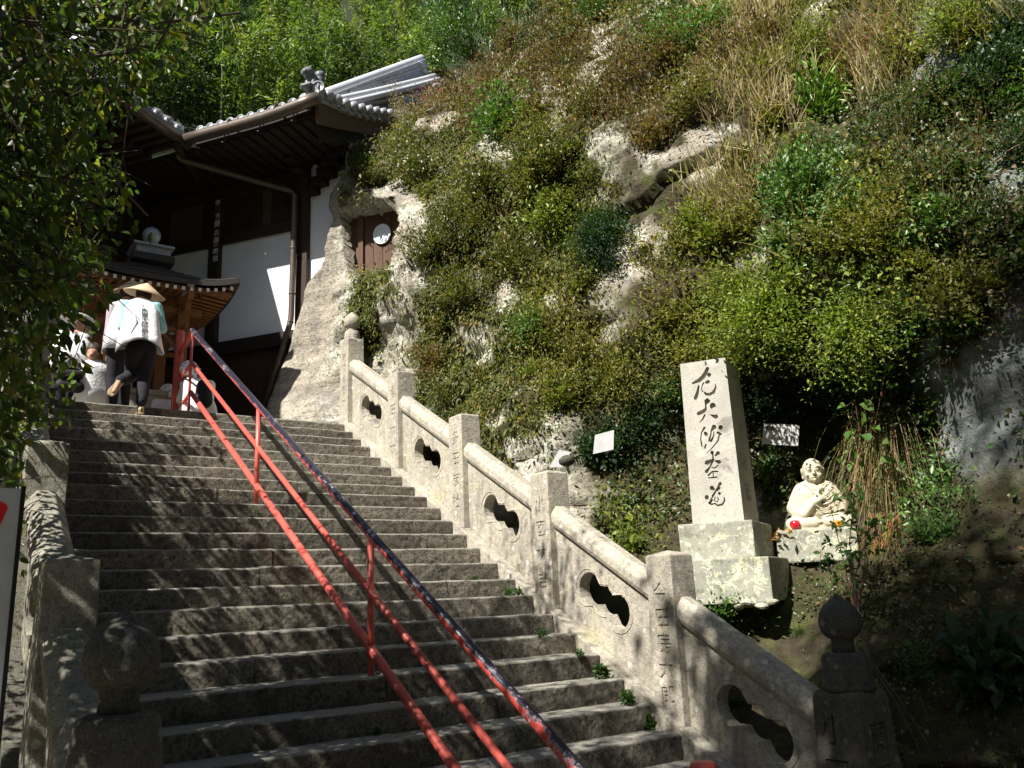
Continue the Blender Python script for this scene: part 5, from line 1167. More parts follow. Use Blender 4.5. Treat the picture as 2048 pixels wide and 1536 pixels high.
# --- crouching person beside the left post, and kneeling one on the right
def croucher(name, label, u, y, zoff, face, hair, kerchief, bag, lean=0):
    b = ap_(u, 780, y); b[2] = 4.15 + zoff; P = lambda dx, dy, dz: b + np.array([dx, dy, dz])
    fx, fy = face[0], face[1]
    J = dict(pelvis=P(0, 0, .22), chest=P(.05 * fx + lean, .12 * fy, .48), neck=P(.08 * fx + lean, .16 * fy, .66), head=P(.16 * fx + lean, .2 * fy, .77), shL=P(-.14 + lean, .12 * fy, .58), shR=P(.16 + lean, .12 * fy, .58), elL=P(-.2 + lean, .2, .36), elR=P(.2 + lean, .2, .36), wrL=P(-.06, .38, .34), wrR=P(.08, .38, .34),
        hipL=P(-.1, 0, .2), hipR=P(.1, 0, .2), knL=P(-.14, .34, .30), knR=P(.16, .34, .30), anL=P(-.12, .1, .06), anR=P(.14, .1, .06), toeL=P(-.12, .25, .03), toeR=P(.14, .25, .03))
    o = person(name, label, J, dict(face=face), dict(hair=hair, trousers=M['cloth_white'], shirt=M['cloth_white'], sleeve=.9), .015, None, P(0, 0, 0))
    lv = [(J['neck'], .08, .07, sx, sy), (J['neck'] - UZ * .07, .18, .12, sx, sy), (J['chest'], .2, .17, sx, sy), (P(0, 0, .25), .24, .2, sx, sy), (P(0, 0, .05), .28, .22, sx, sy)]
    draped('white_smock', lv, M['cloth_white'], o, 32, .008, .012)
    if kerchief:
        mb = MB(); h = J['head']; mb.sphere(h + UZ * .03, .128, 16, 12, (1, 1, 1.0)); caps(mb, h + np.array([.08, -.06, .03]), h + np.array([.13, -.1, .02]), .05, .015); caps(mb, h + np.array([.05, -.07, 0]), h + np.array([.07, -.08, -.12]), .06, .02)
        mb2 = fuse('dotted_kerchief', mb, .012, M['kerchief'], o, 1)
    if bag:
        mb = MB(); caps(mb, P(.02, -.16, .50), P(.02, -.18, .30), .10, .13); fuse('backpack', mb, .015, M['bag'], o, 1)
    return o
croucher('person', 'dark haired person in white crouching beside the left post of the pavilion', 188, 12.3, .15, (-.4, -.8, -.3), 1, 0, 0)
croucher('person', 'kneeling person with dotted white kerchief and black backpack behind the red end post', 398, 12.05, .03, (-.8, .5, -.1), 1, 1, 1)
croucher('person', 'person in white kneeling between the pavilion post and the red end post', 338, 12.9, -.10, (.2, 1, -.2), 0, 1, 0)
# ------------------------------------------------------------------ trees over the left side of the stairs
def limbpath(a, b, sag=.1, n=6, wob=.06):
    a, b = np.asarray(a, float), np.asarray(b, float); L = np.linalg.norm(b - a); P = []
    for i in range(n):
        t = i / (n - 1); P.append(a * (1 - t) + b * t + np.array([0, 0, -sag * 4 * t * (1 - t) * -L * .25]) + rng.normal(size=3) * wob * L * .2 * math.sin(math.pi * t))
    return P
def branchy_tree(name, base, trunk, limbs, nsub, label, cat, pal, leaf, per, spread, size_r=.09, group=None, asp=.62, twig_len=.9, mat='leaf', keep=None):
    root = thing(name, base, label, cat, group)
    tr = MB(); P = limbpath(base, trunk, 0, 8, .1); tr.tube(P, list(np.linspace(size_r, size_r * .5, 8)), 12); tr.build('trunk', M['bark'], root, True)
    LP, LD = [], []
    tw = MB()
    for tgt, r in limbs:
        tgt = np.asarray(tgt, float); st = P[random.randint(4, 7)]; Q = limbpath(st, tgt, .12, 9, .14); b = MB(); b.tube(Q, list(np.linspace(r, r * .25, 9)), 8); b.build('limb', M['bark'], root, True)
        for _ in range(nsub):
            t = random.uniform(.3, 1.0); i = t * 8; i0 = min(int(i), 7); s0 = Q[i0] * (1 - (i - i0)) + Q[i0 + 1] * (i - i0)
            d = (tgt - st); d = d / np.linalg.norm(d) * .9 + rng.normal(size=3) * .75 + np.array([0, 0, -.25]); d /= np.linalg.norm(d)
            Ls = twig_len * random.uniform(.5, 1.2); e = s0 + d * Ls + np.array([0, 0, -.22 * Ls]); m_ = (s0 + e) / 2 + rng.normal(size=3) * .06 * Ls + np.array([0, 0, .08 * Ls])
            if keep is not None and not keep(e): continue
            tw.tube([s0, m_, e], [.010, .006, .003], 4, False)
            for __ in range(4):
                f = random.uniform(.3, 1); s1 = s0 * (1 - f) ** 2 + 2 * m_ * f * (1 - f) + e * f * f; d2 = d + rng.normal(size=3) * .8 + np.array([0, 0, -.3]); d2 /= np.linalg.norm(d2); L2 = Ls * random.uniform(.25, .5); e2 = s1 + d2 * L2
                tw.tube([s1, e2], [.004, .002], 3, False)
                tt_ = rng.random(per)[:, None]; LP.append(s1 * (1 - tt_) + e2 * tt_ + rng.normal(size=(per, 3)) * spread * .25); LD.append(np.tile(d2 * .6, (per, 1)) + rng.normal(size=(per, 3)) * .55 + np.array([0, 0, -.75]))
    tw.build('twigs', M['bark'], root)
    Pn = np.concatenate(LP); D = np.concatenate(LD)
    if keep is not None: k = np.array([keep(p) for p in Pn]); Pn, D = Pn[k], D[k]
    n = len(Pn); Nn = unit(n) * .8 + np.array([-.3, -.3, .5])
    leafmesh('foliage', Pn, D, Nn, leaf * (.6 + .7 * rng.random(n)), asp, tints(pal, n, .35), M[mat], root, .18, oval=True)
    return root

treeP = [(.05, .085, .018), (.075, .12, .022), (.035, .06, .014), (.10, .14, .03), (.055, .095, .02), (.16, .15, .03)]
def leafy_zone(p):
    u, v, w = proj(np.asarray(p))
    if w < 2.2: return False
    lim = 262 + 45 * math.sin(v / 60.) if v > 230 else 445 - v * .75
    if 470 < v <= 600: lim = 205 + 20 * math.sin(v / 15.)
    if v > 600: lim = 195 - (v - 600) * .28
    if v > 850: lim = 40
    return u < lim + 12
lim1 = [((.9, 4.7, 4.9), .045), ((.55, 5.2, 4.0), .04), ((1.35, 5.6, 5.6), .045), ((.35, 4.6, 3.2), .035), ((1.7, 6.0, 6.3), .04), ((.5, 5.6, 4.8), .03), ((.2, 4.6, 4.5), .03), ((.75, 6.2, 3.3), .035), ((.5, 5.4, 2.75), .025), ((.2, 5.0, 3.7), .03), ((.6, 6.4, 2.9), .03), ((1.6, 5.4, 6.0), .03), ((1.0, 5.5, 5.3), .03), ((.4, 5.0, 3.4), .03), ((1.2, 6.5, 4.6), .03)]
branchy_tree('overhanging_tree', (-1.9, 4.9, 0), (-1.3, 5.0, 5.2), lim1, 21, 'leafy tree reaching over the left balustrade in front of the dark hall', 'tree', treeP, .066, 11, .5, .13, mat='leaf_thin', keep=leafy_zone)
keepout = lambda p: (leafy_zone(p) if p[0] > .05 * p[1] - .1 else True)
branchy_tree('bank_tree', (-2.2, 8.3, 2), (-1.6, 8.4, 5.2), [((-.1, 8.4, 5.0), .04), ((-.2, 7.0, 4.2), .04), ((.1, 9.6, 5.9), .04), ((-.5, 6.6, 5.2), .03), ((.0, 8.9, 4.6), .03), ((-.4, 10.2, 5.2), .03), ((.3, 7.6, 5.0), .03)], 24, 'leafy tree on the earth bank at the left edge behind the nearer branches', 'tree', treeP, .085, 11, .5, .12, keep=keepout)
branchy_tree('roadside_tree', (-2.6, 3.3, 0), (-2.0, 3.5, 3.2), [((-.75, 3.2, 3.05), .04), ((-.55, 3.3, 2.75), .03), ((-.9, 3.2, 3.4), .04), ((-.9, 4.2, 4.4), .04), ((-1.2, 3.6, 6.3), .04), ((-1.5, 2.9, 5.2), .04), ((-.8, 3.8, 5.4), .03), ((-1.0, 4.6, 3.2), .03), ((-1.6, 4.2, 7.0), .03)], 19, 'small leafy tree beside the path left of the white signboard', 'tree', treeP, .09, 9, .6, .1, keep=lambda p: p[0] < .04 * p[1] - .12)
# tall trees beside the path, left of and behind the viewer
def tall_tree(name, x, y, z0, z1, rx, n, label):
    root = thing(name, (x, y, 0), label, 'tree'); mb = MB(); P = limbpath((x, y, 0), (x + .2, y, z1 - 1), 0, 10, .05); mb.tube(P, list(np.linspace(.22, .05, 10)), 12); mb.build('trunk', M['bark'], root, True)
    C_ = []; lb_ = MB()
    for i in range(60):
        h = random.uniform(z0, z1); r = rx * math.sqrt(max(.1, 1 - ((h - (z0 + z1) / 2) / ((z1 - z0) / 2)) ** 2)) * random.uniform(.4, 1); a = random.uniform(0, 6.283)
        c = np.array([x + r * math.cos(a), y + r * math.sin(a), h]); C_.append(c); st_ = P[int(np.clip((h - 1.2) / (z1 - 1) * 9, 0, 9))]; lb_.tube([st_, (st_ + c) / 2 + (0, 0, .15), c], [.04, .025, .01], 5, False)
    lb_.build('limbs', M['bark'], root)
    C_ = np.array(C_); k = rng.integers(0, len(C_), n); Pn = C_[k] + rng.normal(size=(n, 3)) * np.array([.42, .42, .30]); ok = proj(Pn)[0] * 0 + (Pn[:, 0] < -.15)
    Pn = Pn[ok > .5]; n = len(Pn); leafmesh('foliage', Pn, unit(n) + np.array([0, 0, -.3]), unit(n), .16 * (.6 + .7 * rng.random(n)), .6, tints(treeP, n), M['leaf'], root)
tall_tree('tall_tree', -3.3, -.30, 4.2, 16.0, 1.9, 15000, 'tall broadleaf tree beside the path behind the signboard')
tall_tree('tall_tree', -4.6, -3.4, 4.0, 15.0, 2.6, 12000, 'second tall broadleaf tree further back along the path')

tall_tree('shade_caster_tree', -2.9, 1.25, 10.2, 12.8, .55, 2300, 'second slender tree added for shade, taller than its neighbour')  # unseen tree added to shade the soil at lower right
tall_tree('shade_caster_tree', -2.2, 2.3, 7.7, 9.6, .55, 1900, 'slender tree added for shade between the tall tree and the leafy path tree')  # unseen tree added to shade the lowest balustrade panel

# ------------------------------------------------------------------ vegetation on the hillside
ZN = [  # centre in the photo, spread, kind, weight
 (760, 330, 110, 'moss', 1.2), (900, 400, 130, 'moss', 1.2), (1000, 520, 130, 'moss', 1.1), (900, 600, 90, 'moss', .9), (1000, 700, 110, 'moss', .8), (960, 820, 80, 'moss', .6), (720, 600, 50, 'moss', .8), (700, 740, 30, 'moss', .6), (1130, 620, 80, 'olive', 1), (830, 300, 90, 'olive', .7), (1000, 380, 120, 'olive', .9), (1120, 300, 90, 'moss', .8),
 (850, 230, 70, 'brown', .9), (960, 220, 80, 'brown', 1), (1120, 160, 110, 'brown', 1.2), (1280, 150, 110, 'brown', 1.1), (1400, 120, 90, 'brown', .9), (1060, 90, 60, 'dark', .9), (1330, 60, 90, 'green', 1), (1200, 40, 80, 'olive', 1),
 (1480, 60, 70, 'dry', 1.2), (1520, 200, 70, 'dry', 1.1), (1740, 130, 80, 'dry', 1), (1650, 60, 80, 'olive', 1), (1600, 130, 60, 'yg', .9), (1850, 60, 100, 'olive', 1.1), (1480, 380, 60, 'dry', .9), (1560, 330, 60, 'olive', .8),
 (1650, 260, 60, 'ivy', 1), (1780, 260, 90, 'ivy', 1.1), (1900, 230, 90, 'ivy', .9), (2000, 150, 80, 'dark', 1.2), (1900, 400, 110, 'ivy', 1.2), (1980, 520, 90, 'ivy', 1.1), (1800, 420, 100, 'olive', 1.1), (1620, 430, 80, 'green', 1.1),
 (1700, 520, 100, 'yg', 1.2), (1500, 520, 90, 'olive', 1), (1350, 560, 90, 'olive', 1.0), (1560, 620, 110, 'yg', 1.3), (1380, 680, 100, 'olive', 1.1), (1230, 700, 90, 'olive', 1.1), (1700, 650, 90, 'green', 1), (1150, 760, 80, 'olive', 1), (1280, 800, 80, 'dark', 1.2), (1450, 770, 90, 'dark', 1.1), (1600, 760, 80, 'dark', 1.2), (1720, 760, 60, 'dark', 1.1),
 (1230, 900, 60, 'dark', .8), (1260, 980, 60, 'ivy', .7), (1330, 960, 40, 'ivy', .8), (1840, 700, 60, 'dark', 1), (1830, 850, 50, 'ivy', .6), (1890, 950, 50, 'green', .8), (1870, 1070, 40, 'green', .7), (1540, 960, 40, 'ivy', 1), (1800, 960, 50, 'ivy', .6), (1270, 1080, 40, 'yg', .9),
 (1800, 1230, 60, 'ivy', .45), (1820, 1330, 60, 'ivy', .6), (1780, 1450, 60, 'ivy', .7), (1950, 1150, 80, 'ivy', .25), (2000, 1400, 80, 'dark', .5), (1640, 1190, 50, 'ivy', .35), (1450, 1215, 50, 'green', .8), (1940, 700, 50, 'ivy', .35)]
BARE = [(620, 690, 60, 190), (570, 800, 60, 60), (736, 400, 52, 16), (818, 470, 38, 80), (830, 560, 50, 40), (800, 640, 45, 70), (790, 750, 60, 50), (730, 470, 60, 75), (690, 530, 25, 60), (1265, 330, 55, 50), (1300, 400, 60, 40), (1240, 300, 50, 26), (1235, 550, 55, 70), (1240, 590, 70, 25), (1130, 850, 50, 50), (1060, 900, 60, 40), (1090, 940, 60, 30), (960, 690, 30, 40), (1000, 600, 25, 30),
 (1420, 270, 60, 22), (1450, 300, 70, 16), (1390, 350, 40, 20), (1360, 330, 40, 26), (1900, 120, 55, 40), (1860, 150, 40, 30), (1990, 800, 90, 130), (1960, 900, 80, 80), (2020, 330, 40, 40), (1860, 640, 35, 40), (1060, 200, 30, 12), (800, 380, 25, 30), (1270, 470, 30, 30), (880, 560, 24, 30), (1060, 480, 20, 24)]
NS = 330000
A1 = HX[1:, :-1] - HX[:-1, :-1]; A2 = HX[:-1, 1:] - HX[:-1, :-1]; cr = np.cross(A1, A2); ar = np.linalg.norm(cr, axis=-1); nr = cr / (ar[..., None] + 1e-9)
nr = np.where((nr[..., :1] > 0), -nr, nr)
cellp = (ar * (ar < .05)).ravel(); cellp /= cellp.sum(); idx = rng.choice(len(cellp), NS, p=cellp)
i_, j_ = np.unravel_index(idx, ar.shape); P0 = HX[i_, j_] + A1[i_, j_] * rng.random((NS, 1)) + A2[i_, j_] * rng.random((NS, 1)); N0 = nr[i_, j_]
u, v, w = proj(P0); ok = (u > 520) & (u < 2250) & (v > -150) & (v < 1700) & (w > 0); P0, N0, u, v = P0[ok], N0[ok], u[ok], v[ok]
def cover(P, u, v):
    un = u + 44 * fbm(P * 3.1, 3); vn = v + 44 * fbm(P * 3.1 + 40, 3); bare = np.zeros(len(P))
    for a, b, c, d in BARE: bare = np.maximum(bare, np.exp(-(((un - a) / c) ** 2 + ((vn - b) / d) ** 2) ** 2 * .8))
    Wt = np.stack([wt * np.exp(-((un - a) ** 2 + (vn - b) ** 2) / (2 * s_ ** 2)) for a, b, s_, kd, wt in ZN], 1); tot = Wt.sum(1)
    dens = np.clip(tot * 1.25, 0, 1) * (1 - bare) * np.clip(.72 + 3.4 * fbm(P * 2.1 + 3, 4), .05, 1)
    dens = np.where((u < 690) & (v > 470), 0, dens); dens = np.where(u < np.interp(v, [290, 340, 400, 470], [702, 692, 674, 692]), 0, dens); dens = np.where(inpoly(u, v, DP) | ((abs(u - 738) < 62) & (abs(v - 478) < 62)), 0, dens)
    dens = np.where(v > 1120, dens * 1.7, dens); dens = np.where(dens < .2, 0, dens)
    return np.where(u > 2048, np.clip(dens + .3, 0, 1), dens), Wt
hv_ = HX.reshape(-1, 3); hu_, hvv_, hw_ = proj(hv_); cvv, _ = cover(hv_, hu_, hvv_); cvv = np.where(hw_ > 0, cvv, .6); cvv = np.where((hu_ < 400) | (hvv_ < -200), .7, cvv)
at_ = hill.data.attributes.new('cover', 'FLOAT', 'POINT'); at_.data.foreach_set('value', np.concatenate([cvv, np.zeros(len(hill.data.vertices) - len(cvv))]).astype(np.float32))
un = u + 22 * fbm(P0 * 3.1, 3) * 2; vn = v + 22 * fbm(P0 * 3.1 + 40, 3) * 2
dens, Wt = cover(P0, u, v); zn = np.array([ZN[k][3] for k in (Wt * (.5 + rng.random(Wt.shape))).argmax(1)])
keepm = rng.random(len(P0)) < dens * .22; P0, N0, zn, u, v = P0[keepm], N0[keepm], zn[keepm], u[keepm], v[keepm]
print('clumps', len(P0))
KD = dict(moss=('moss_mat', 'moss', 14, .062, .36, .09, .10, -1.1, 'leaf', 'mat of olive brown moss and spike moss hanging on the cliff', 'moss'),
    olive=('low_undergrowth', 'olive', 13, .048, .5, .13, .22, .5, 'leaf', 'olive green low undergrowth covering the middle of the slope', 'undergrowth'),
    brown=('russet_undergrowth', 'brown', 13, .046, .45, .13, .26, .7, 'leaf', 'russet brown autumn undergrowth along the top of the slope', 'undergrowth'),
    yg=('yellow_green_undergrowth', 'yg', 12, .052, .5, .14, .22, .4, 'leaf', 'yellow green undergrowth above the carved pillar', 'undergrowth'),
    green=('green_undergrowth', 'green', 12, .05, .5, .13, .18, .4, 'leaf_gloss', 'fresh green glossy undergrowth on the right part of the slope', 'undergrowth'),
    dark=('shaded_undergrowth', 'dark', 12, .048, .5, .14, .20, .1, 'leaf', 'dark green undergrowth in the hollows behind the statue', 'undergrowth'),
    ivy=('creeping_ivy', 'ivy', 11, .042, .72, .14, .07, -.25, 'leaf_gloss', 'small leaved creeping ivy over the right hand rocks', 'ivy'),
    dry=('dry_grass', 'dry', 7, .30, .035, .10, .10, 1.5, 'dry', 'tufts of dry straw coloured grass on the upper right slope', 'grass'))
for kd, (nm, pal, per, ls, asp, spr, hh, up, mt, lab, ct) in KD.items():
    k = zn == kd; m_ = int(k.sum())
    if not m_: continue
    small = np.where(v[k] > 1120, .6, 1.0)[:, None, None]
    Q = P0[k][:, None] + rng.normal(size=(m_, per, 3)) * spr * small * np.array([.7, 1, 1]) + (N0[k][:, None] * .5 + UZ * .5 * (1 if up > 0 else 0)) * hh * small * rng.random((m_, per, 1)) * (.4 + 1.6 * rng.random((m_, 1, 1)) ** 2) + N0[k][:, None] * .015
    D = N0[k][:, None] * .6 + rng.normal(size=Q.shape) * .6 + UZ * up
    pt = np.array(PAL[pal]); tc = pt[rng.integers(0, len(pt), m_)][:, None] * (1 + .5 * (rng.random((m_, 1, 1)) - .5)) * (1 + .3 * (rng.random((m_, per, 1)) - .5)); tc = tc * (1 + .5 * np.clip(fbm(P0[k] * 1.3 + 17, 3), -.5, .5))[:, None, None]
    n = m_ * per; sz = (ls * (.6 + .8 * rng.random((m_, per, 1))) * (.7 + .9 * rng.random((m_, 1, 1)) ** 2) * small).reshape(-1)
    o = leafmesh(nm, Q.reshape(-1, 3), D.reshape(-1, 3), unit(n) * .6 + np.array([-.5, -.2, .6]), sz, asp, np.clip(tc.reshape(-1, 3), 0, 1), M[mt], None)
    tag(o, lab, ct, kind='stuff')

def pbush(u, v, rx, ry, pal, label, size=.045, tw=110, per=14, mat='leaf', off=.35, name='shrub', asp=.48, up=.3, oval=False, cat='shrub', group=None, **kw):
    p, n = hit(u, v + ry * .5); d = np.linalg.norm(p - CAM); r1, r2 = rx * d / F, ry * d / F
    c0, _ = hit(u, v); c = c0 + n * r1 * off
    return bush(name, p - n * .05, c, (r1 * .75, r1, r2), tw, per, size, pal, label, cat, group, asp, mat, up=up, oval=oval, spread=.10, **kw)
SH = [(735, 362, 62, 26, 'moss', 'moss cushion hanging over the brow above the plank door', dict(tw=110, off=.25, size=.04, up=-.6)), (1190, 428, 78, 74, [(.010, .030, .014), (.018, .045, .02), (.03, .06, .03)], 'dark fine leaved round shrub growing from the hollow of the pale rock', dict(size=.055, tw=460, per=20, asp=.34, off=1.35, mat='leaf')),
 (945, 85, 120, 75, 'green', 'glossy green shrub on the crest beside the roof ridge end', dict(size=.075, tw=200, mat='leaf_gloss', off=.5)),
 (1640, 212, 48, 52, 'bright', 'bright green plant with long lance shaped leaves high on the slope', dict(size=.15, tw=34, per=8, asp=.22, off=.6, up=.5, oval=True, mat='leaf_gloss')),
 (1610, 390, 72, 80, 'green', 'glossy mid green shrub right of the bare soil patch', dict(size=.06, tw=200, per=16, mat='leaf_gloss', off=.5)),
 (1560, 620, 130, 75, 'yg', 'wide yellow green shrub overhanging the top of the carved pillar', dict(tw=260, per=18, off=.85)),
 (1400, 690, 100, 80, 'olive', 'olive shrub hanging out left of the carved pillar', dict(tw=200, per=16, off=.6)),
 (1235, 720, 115, 85, 'olive', 'broad olive green shrub behind the third balustrade panel', dict(tw=240, per=16, off=.5, asp=.38)),
 (1710, 600, 110, 85, 'yg', 'yellow green shrub above the monk statue', dict(tw=230, per=16, off=.8)),
 (1480, 560, 90, 55, 'yg', 'thin yellow green shrub right of the bare rock shelf', dict(tw=120, per=14, off=.5, asp=.35)),
 (1740, 470, 100, 65, 'olive', 'olive shrub below the dark hollow high on the right', dict(tw=170, off=.6)),
 (1290, 150, 110, 70, 'brown', 'russet shrub at the top centre of the slope', dict(tw=200, off=.6, size=.04)),
 (1120, 110, 95, 75, 'brown', 'reddish brown shrub on the crest right of the glossy green one', dict(tw=190, off=.5, size=.04)),
 (1390, 220, 90, 50, 'olive', 'olive shrub overhanging the bare tan soil band', dict(tw=150, off=.6)),
 (1605, 105, 60, 62, 'yg', 'small yellow leaved shrub among the dry grass near the top', dict(tw=120, off=.5)),
 (1745, 115, 70, 90, 'red', 'twiggy reddish shrub among pale stalks at upper right', dict(tw=120, per=8, off=.5, size=.035)),
 (1930, 60, 90, 60, 'yg', 'yellow green shrub above the bare rock at upper right', dict(tw=150, off=.5)),
 (2015, 165, 60, 75, 'dark', 'dark leafy shrub at the upper right edge', dict(tw=150, off=.6, size=.06)),
 (1860, 350, 80, 75, 'ivy', 'ivy covered shrub right of the dark hollow', dict(tw=150, off=.4)),
 (1950, 450, 80, 85, 'ivy', 'loose ivy shrub over the rocks at the right edge', dict(tw=150, off=.35)),
 (1900, 560, 90, 70, 'olive', 'olive ivy clump above the dark bluish rock', dict(tw=150, off=.5)),
 (1340, 60, 100, 60, 'green', 'fresh green shrub at the top edge of the view', dict(tw=160, off=.5)),
 (825, 225, 66, 58, 'brown', 'small russet shrub covering the verge of the tiled roof', dict(tw=150, off=1.3, size=.04)),
 (880, 190, 66, 56, 'red', 'red tinged shrub beside the tiled roof', dict(tw=150, off=1.1, size=.04)),
 (965, 245, 75, 50, 'brown', 'russet shrub on the cliff top right of the roof', dict(tw=130, off=.5, size=.04)),
 (795, 300, 52, 40, 'olive', 'olive shrub hanging above the plank door', dict(tw=90, off=.4, size=.04)),
 (1060, 320, 90, 60, 'moss', 'moss green shrub left of the bare pale rock', dict(tw=150, off=.35, size=.04)),
 (1080, 560, 70, 60, 'moss', 'small mossy shrub below the dark round one', dict(tw=120, off=.4, size=.04)),
 (870, 715, 52, 44, 'brown', 'small brownish shrub above the second balustrade panel', dict(tw=110, off=.7, size=.04)),
 (1120, 790, 62, 50, 'olive', 'olive shrub just above the third balustrade post', dict(tw=110, off=.5)),
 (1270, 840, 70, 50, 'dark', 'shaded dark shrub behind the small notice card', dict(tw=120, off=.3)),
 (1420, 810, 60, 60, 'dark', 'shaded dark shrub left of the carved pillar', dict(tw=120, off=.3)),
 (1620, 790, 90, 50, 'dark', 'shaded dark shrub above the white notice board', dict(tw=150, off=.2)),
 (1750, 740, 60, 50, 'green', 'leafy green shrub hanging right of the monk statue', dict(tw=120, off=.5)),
 (1430, 1226, 54, 26, 'green', 'small dense shrub at the foot of the carved pillar', dict(tw=160, off=.7, size=.035)),
 (1270, 1085, 30, 22, 'yg', 'small yellow green plant left of the fifth balustrade post', dict(tw=40, off=.5, size=.05)),
 (1845, 1330, 50, 42, 'green', 'low green cushion plant on the shaded soil right of the newel', dict(tw=110, off=.3, size=.028)),
 (1890, 950, 38, 26, 'dark', 'fern green cushion on the shaded rock at right', dict(tw=80, off=.1, size=.032)),
 (1880, 1070, 48, 28, 'green', 'second green cushion below the rock at right', dict(tw=80, off=.4, size=.035)),
 (1980, 1350, 80, 80, 'dark', 'large leaved dark plant in the bottom right corner', dict(size=.15, tw=40, per=5, asp=.5, off=.7, oval=True, name='broadleaf_plant', up=.1)),
 (1535, 955, 30, 36, 'green', 'plant with broad bluish green leaves between pillar and statue', dict(size=.11, tw=14, per=4, asp=.85, off=.5, oval=True, name='broadleaf_plant')),
 (1560, 980, 45, 50, 'ivy', 'thin weedy plant behind the left shoulder of the statue', dict(tw=40, off=.05)),
 (1590, 940, 40, 36, 'moss', 'yellowish moss cushion behind the statue', dict(tw=90, off=.2, size=.03))]
for a in SH: pbush(*a[:6], **a[6])
LMK = [(740, 470, 'the plank door'), (1420, 700, 'the top of the carved pillar'), (1640, 930, 'the monk statue'), (1270, 340, 'the bare pale rock'), (1440, 280, 'the tan soil band'), (1190, 430, 'the dark round shrub'), (1640, 210, 'the bright lance leaved plant'), (1610, 390, 'the glossy mid slope shrub'), (850, 160, 'the roof ridge end'), (1880, 140, 'the upper right rock patch'), (1240, 560, 'the tan outcrop'), (920, 800, 'the third balustrade post'), (1120, 880, 'the fourth balustrade post'), (1970, 800, 'the shaded grey rock'), (1780, 860, 'the hanging grass')]
CN = dict(moss='moss green', olive='olive', brown='russet', yg='yellow green', green='fresh green', dark='dark green', ivy='ivy green', dry='straw tinged')
seen = set(); made_ = 0
for i in range(520):
    if made_ >= 150: break
    a, b = random.uniform(700, 2120), random.uniform(20, 900)
    if b < 330 - (a - 690) * .9 or (a < 800 and b > 390): continue
    q_, n_q = hit(a, b)
    if q_[0] < 5.2: continue
    dn_, wq = cover(q_[None], np.array([a]), np.array([b]))
    if dn_[0] < .45 or wq.sum() < .3 or (1340 < a < 1500 and b > 640) or (1500 < a < 1760 and b > 830): continue
    kd = ZN[int((wq[0] * (.3 + rng.random(wq.shape[1]))).argmax())][3]; kd = random.choice(['olive', 'yg', 'green']) if random.random() < .22 else kd
    lx, ly, ln = min(LMK, key=lambda q: (q[0] - a) ** 2 + (q[1] - b) ** 2); dx, dy = a - lx, b - ly
    dr = ('above' if dy < 0 else 'below') if abs(dy) > 2 * abs(dx) else ('right of' if dx > 0 else 'left of') if abs(dx) > 2 * abs(dy) else ('up' if dy < 0 else 'down') + (' right of' if dx > 0 else ' left of')
    r_ = random.choice((26, 36, 50, 66)); lab = f"{dict([(26, 'tiny'), (36, 'small'), (50, 'medium'), (66, 'broad')])[r_]} {CN[kd]} shrub {'just' if math.hypot(dx, dy) < 90 else 'further'} {dr} {ln}"
    if lab in seen: continue
    seen.add(lab); made_ += 1
    if kd == 'dry': kd = random.choice(('olive', 'brown'))
    pbush(a, b, r_ * random.uniform(.9, 1.3), r_ * random.uniform(.7, 1.0), kd, lab, size=random.choice((.034, .042, .052, .065)), tw=int(24 + r_ * 1.7), per=11, off=random.uniform(.3, .75), asp=random.choice((.3, .45, .6)), mat=random.choice(('leaf', 'leaf', 'leaf_gloss')), nstem=10, up=random.choice((-.2, .2, .5)))
print('extra shrubs', made_)
# nandina beside the statue
def spray(name, base, tips, pal, label, size=.055, asp=.45, cat='plant', stemr=.006, per=7, mat='leaf', oval=True, stemm='stem_red'):
    root = thing(name, base, label, cat); mb = MB(); LP, LD = [], []
    for t in tips:
        t = np.asarray(t, float); m_ = base * .5 + t * .5 + rng.normal(size=3) * .05; mb.tube([base, m_, t], [stemr, stemr * .8, stemr * .4], 6, False)
        for q in np.linspace(.45, 1, 5):
            s0 = base * (1 - q) ** 2 + 2 * m_ * q * (1 - q) + t * q * q; d = rng.normal(size=3) + UZ * .3; d /= np.linalg.norm(d); e = s0 + d * .16; mb.tube([s0, e], [.003, .0015], 4, False)
            tt_ = rng.random((per, 1)); LP.append(s0 + (e - s0) * tt_ + rng.normal(size=(per, 3)) * .012); LD.append(d * .5 + rng.normal(size=(per, 3)) * .6)
    mb.build('stem', M[stemm], root, True); Pn = np.concatenate(LP); n = len(Pn); leafmesh('foliage', Pn, np.concatenate(LD), unit(n) * .5 + np.array([-.4, -.3, .7]), size * (.6 + .7 * rng.random(n)), asp, tints(pal, n), M[mat], root, oval=oval)
    return root
bs = at(1712, 1240, x=6.45)
spray('nandina', bs, [at(a, b, x=c) for a, b, c in ((1700, 990, 6.6), (1730, 1000, 6.5), (1660, 1010, 6.6), (1690, 1080, 6.5), (1745, 1040, 6.5), (1640, 1100, 6.55), (1715, 930, 6.7))], 'green', 'thin stemmed plant with small pale leaves in front of the statue block', .07)
spray('young_vine', at(1738, 1000, x=7.2), [at(a, b, x=c) for a, b, c in ((1710, 800, 7.0), (1740, 805, 7.0), (1775, 720, 7.2))], 'green', 'young vine with heart shaped leaves right of the notice board', .12, .85, per=1)
# long dry vine trailing across the newel
vn_ = thing('dry_vine', at(1690, 990, x=6.6), 'long brown dry vine trailing down past the right newel post', 'vine')
for off in (0, 5):
    MB().tube([at(1700 + off, 1120, x=6.5), at(1712 + off, 1230, x=6.2), at(1735 + off, 1320, x=5.9), at(1790 + off * 2, 1400, x=5.8), at(1830 + off * 4, 1480, x=5.7), at(1862 + off * 6, 1570, x=5.7)], [.006, .007, .007, .005, .004, .002], 6).build('stem', M['bark'], vn_, True)
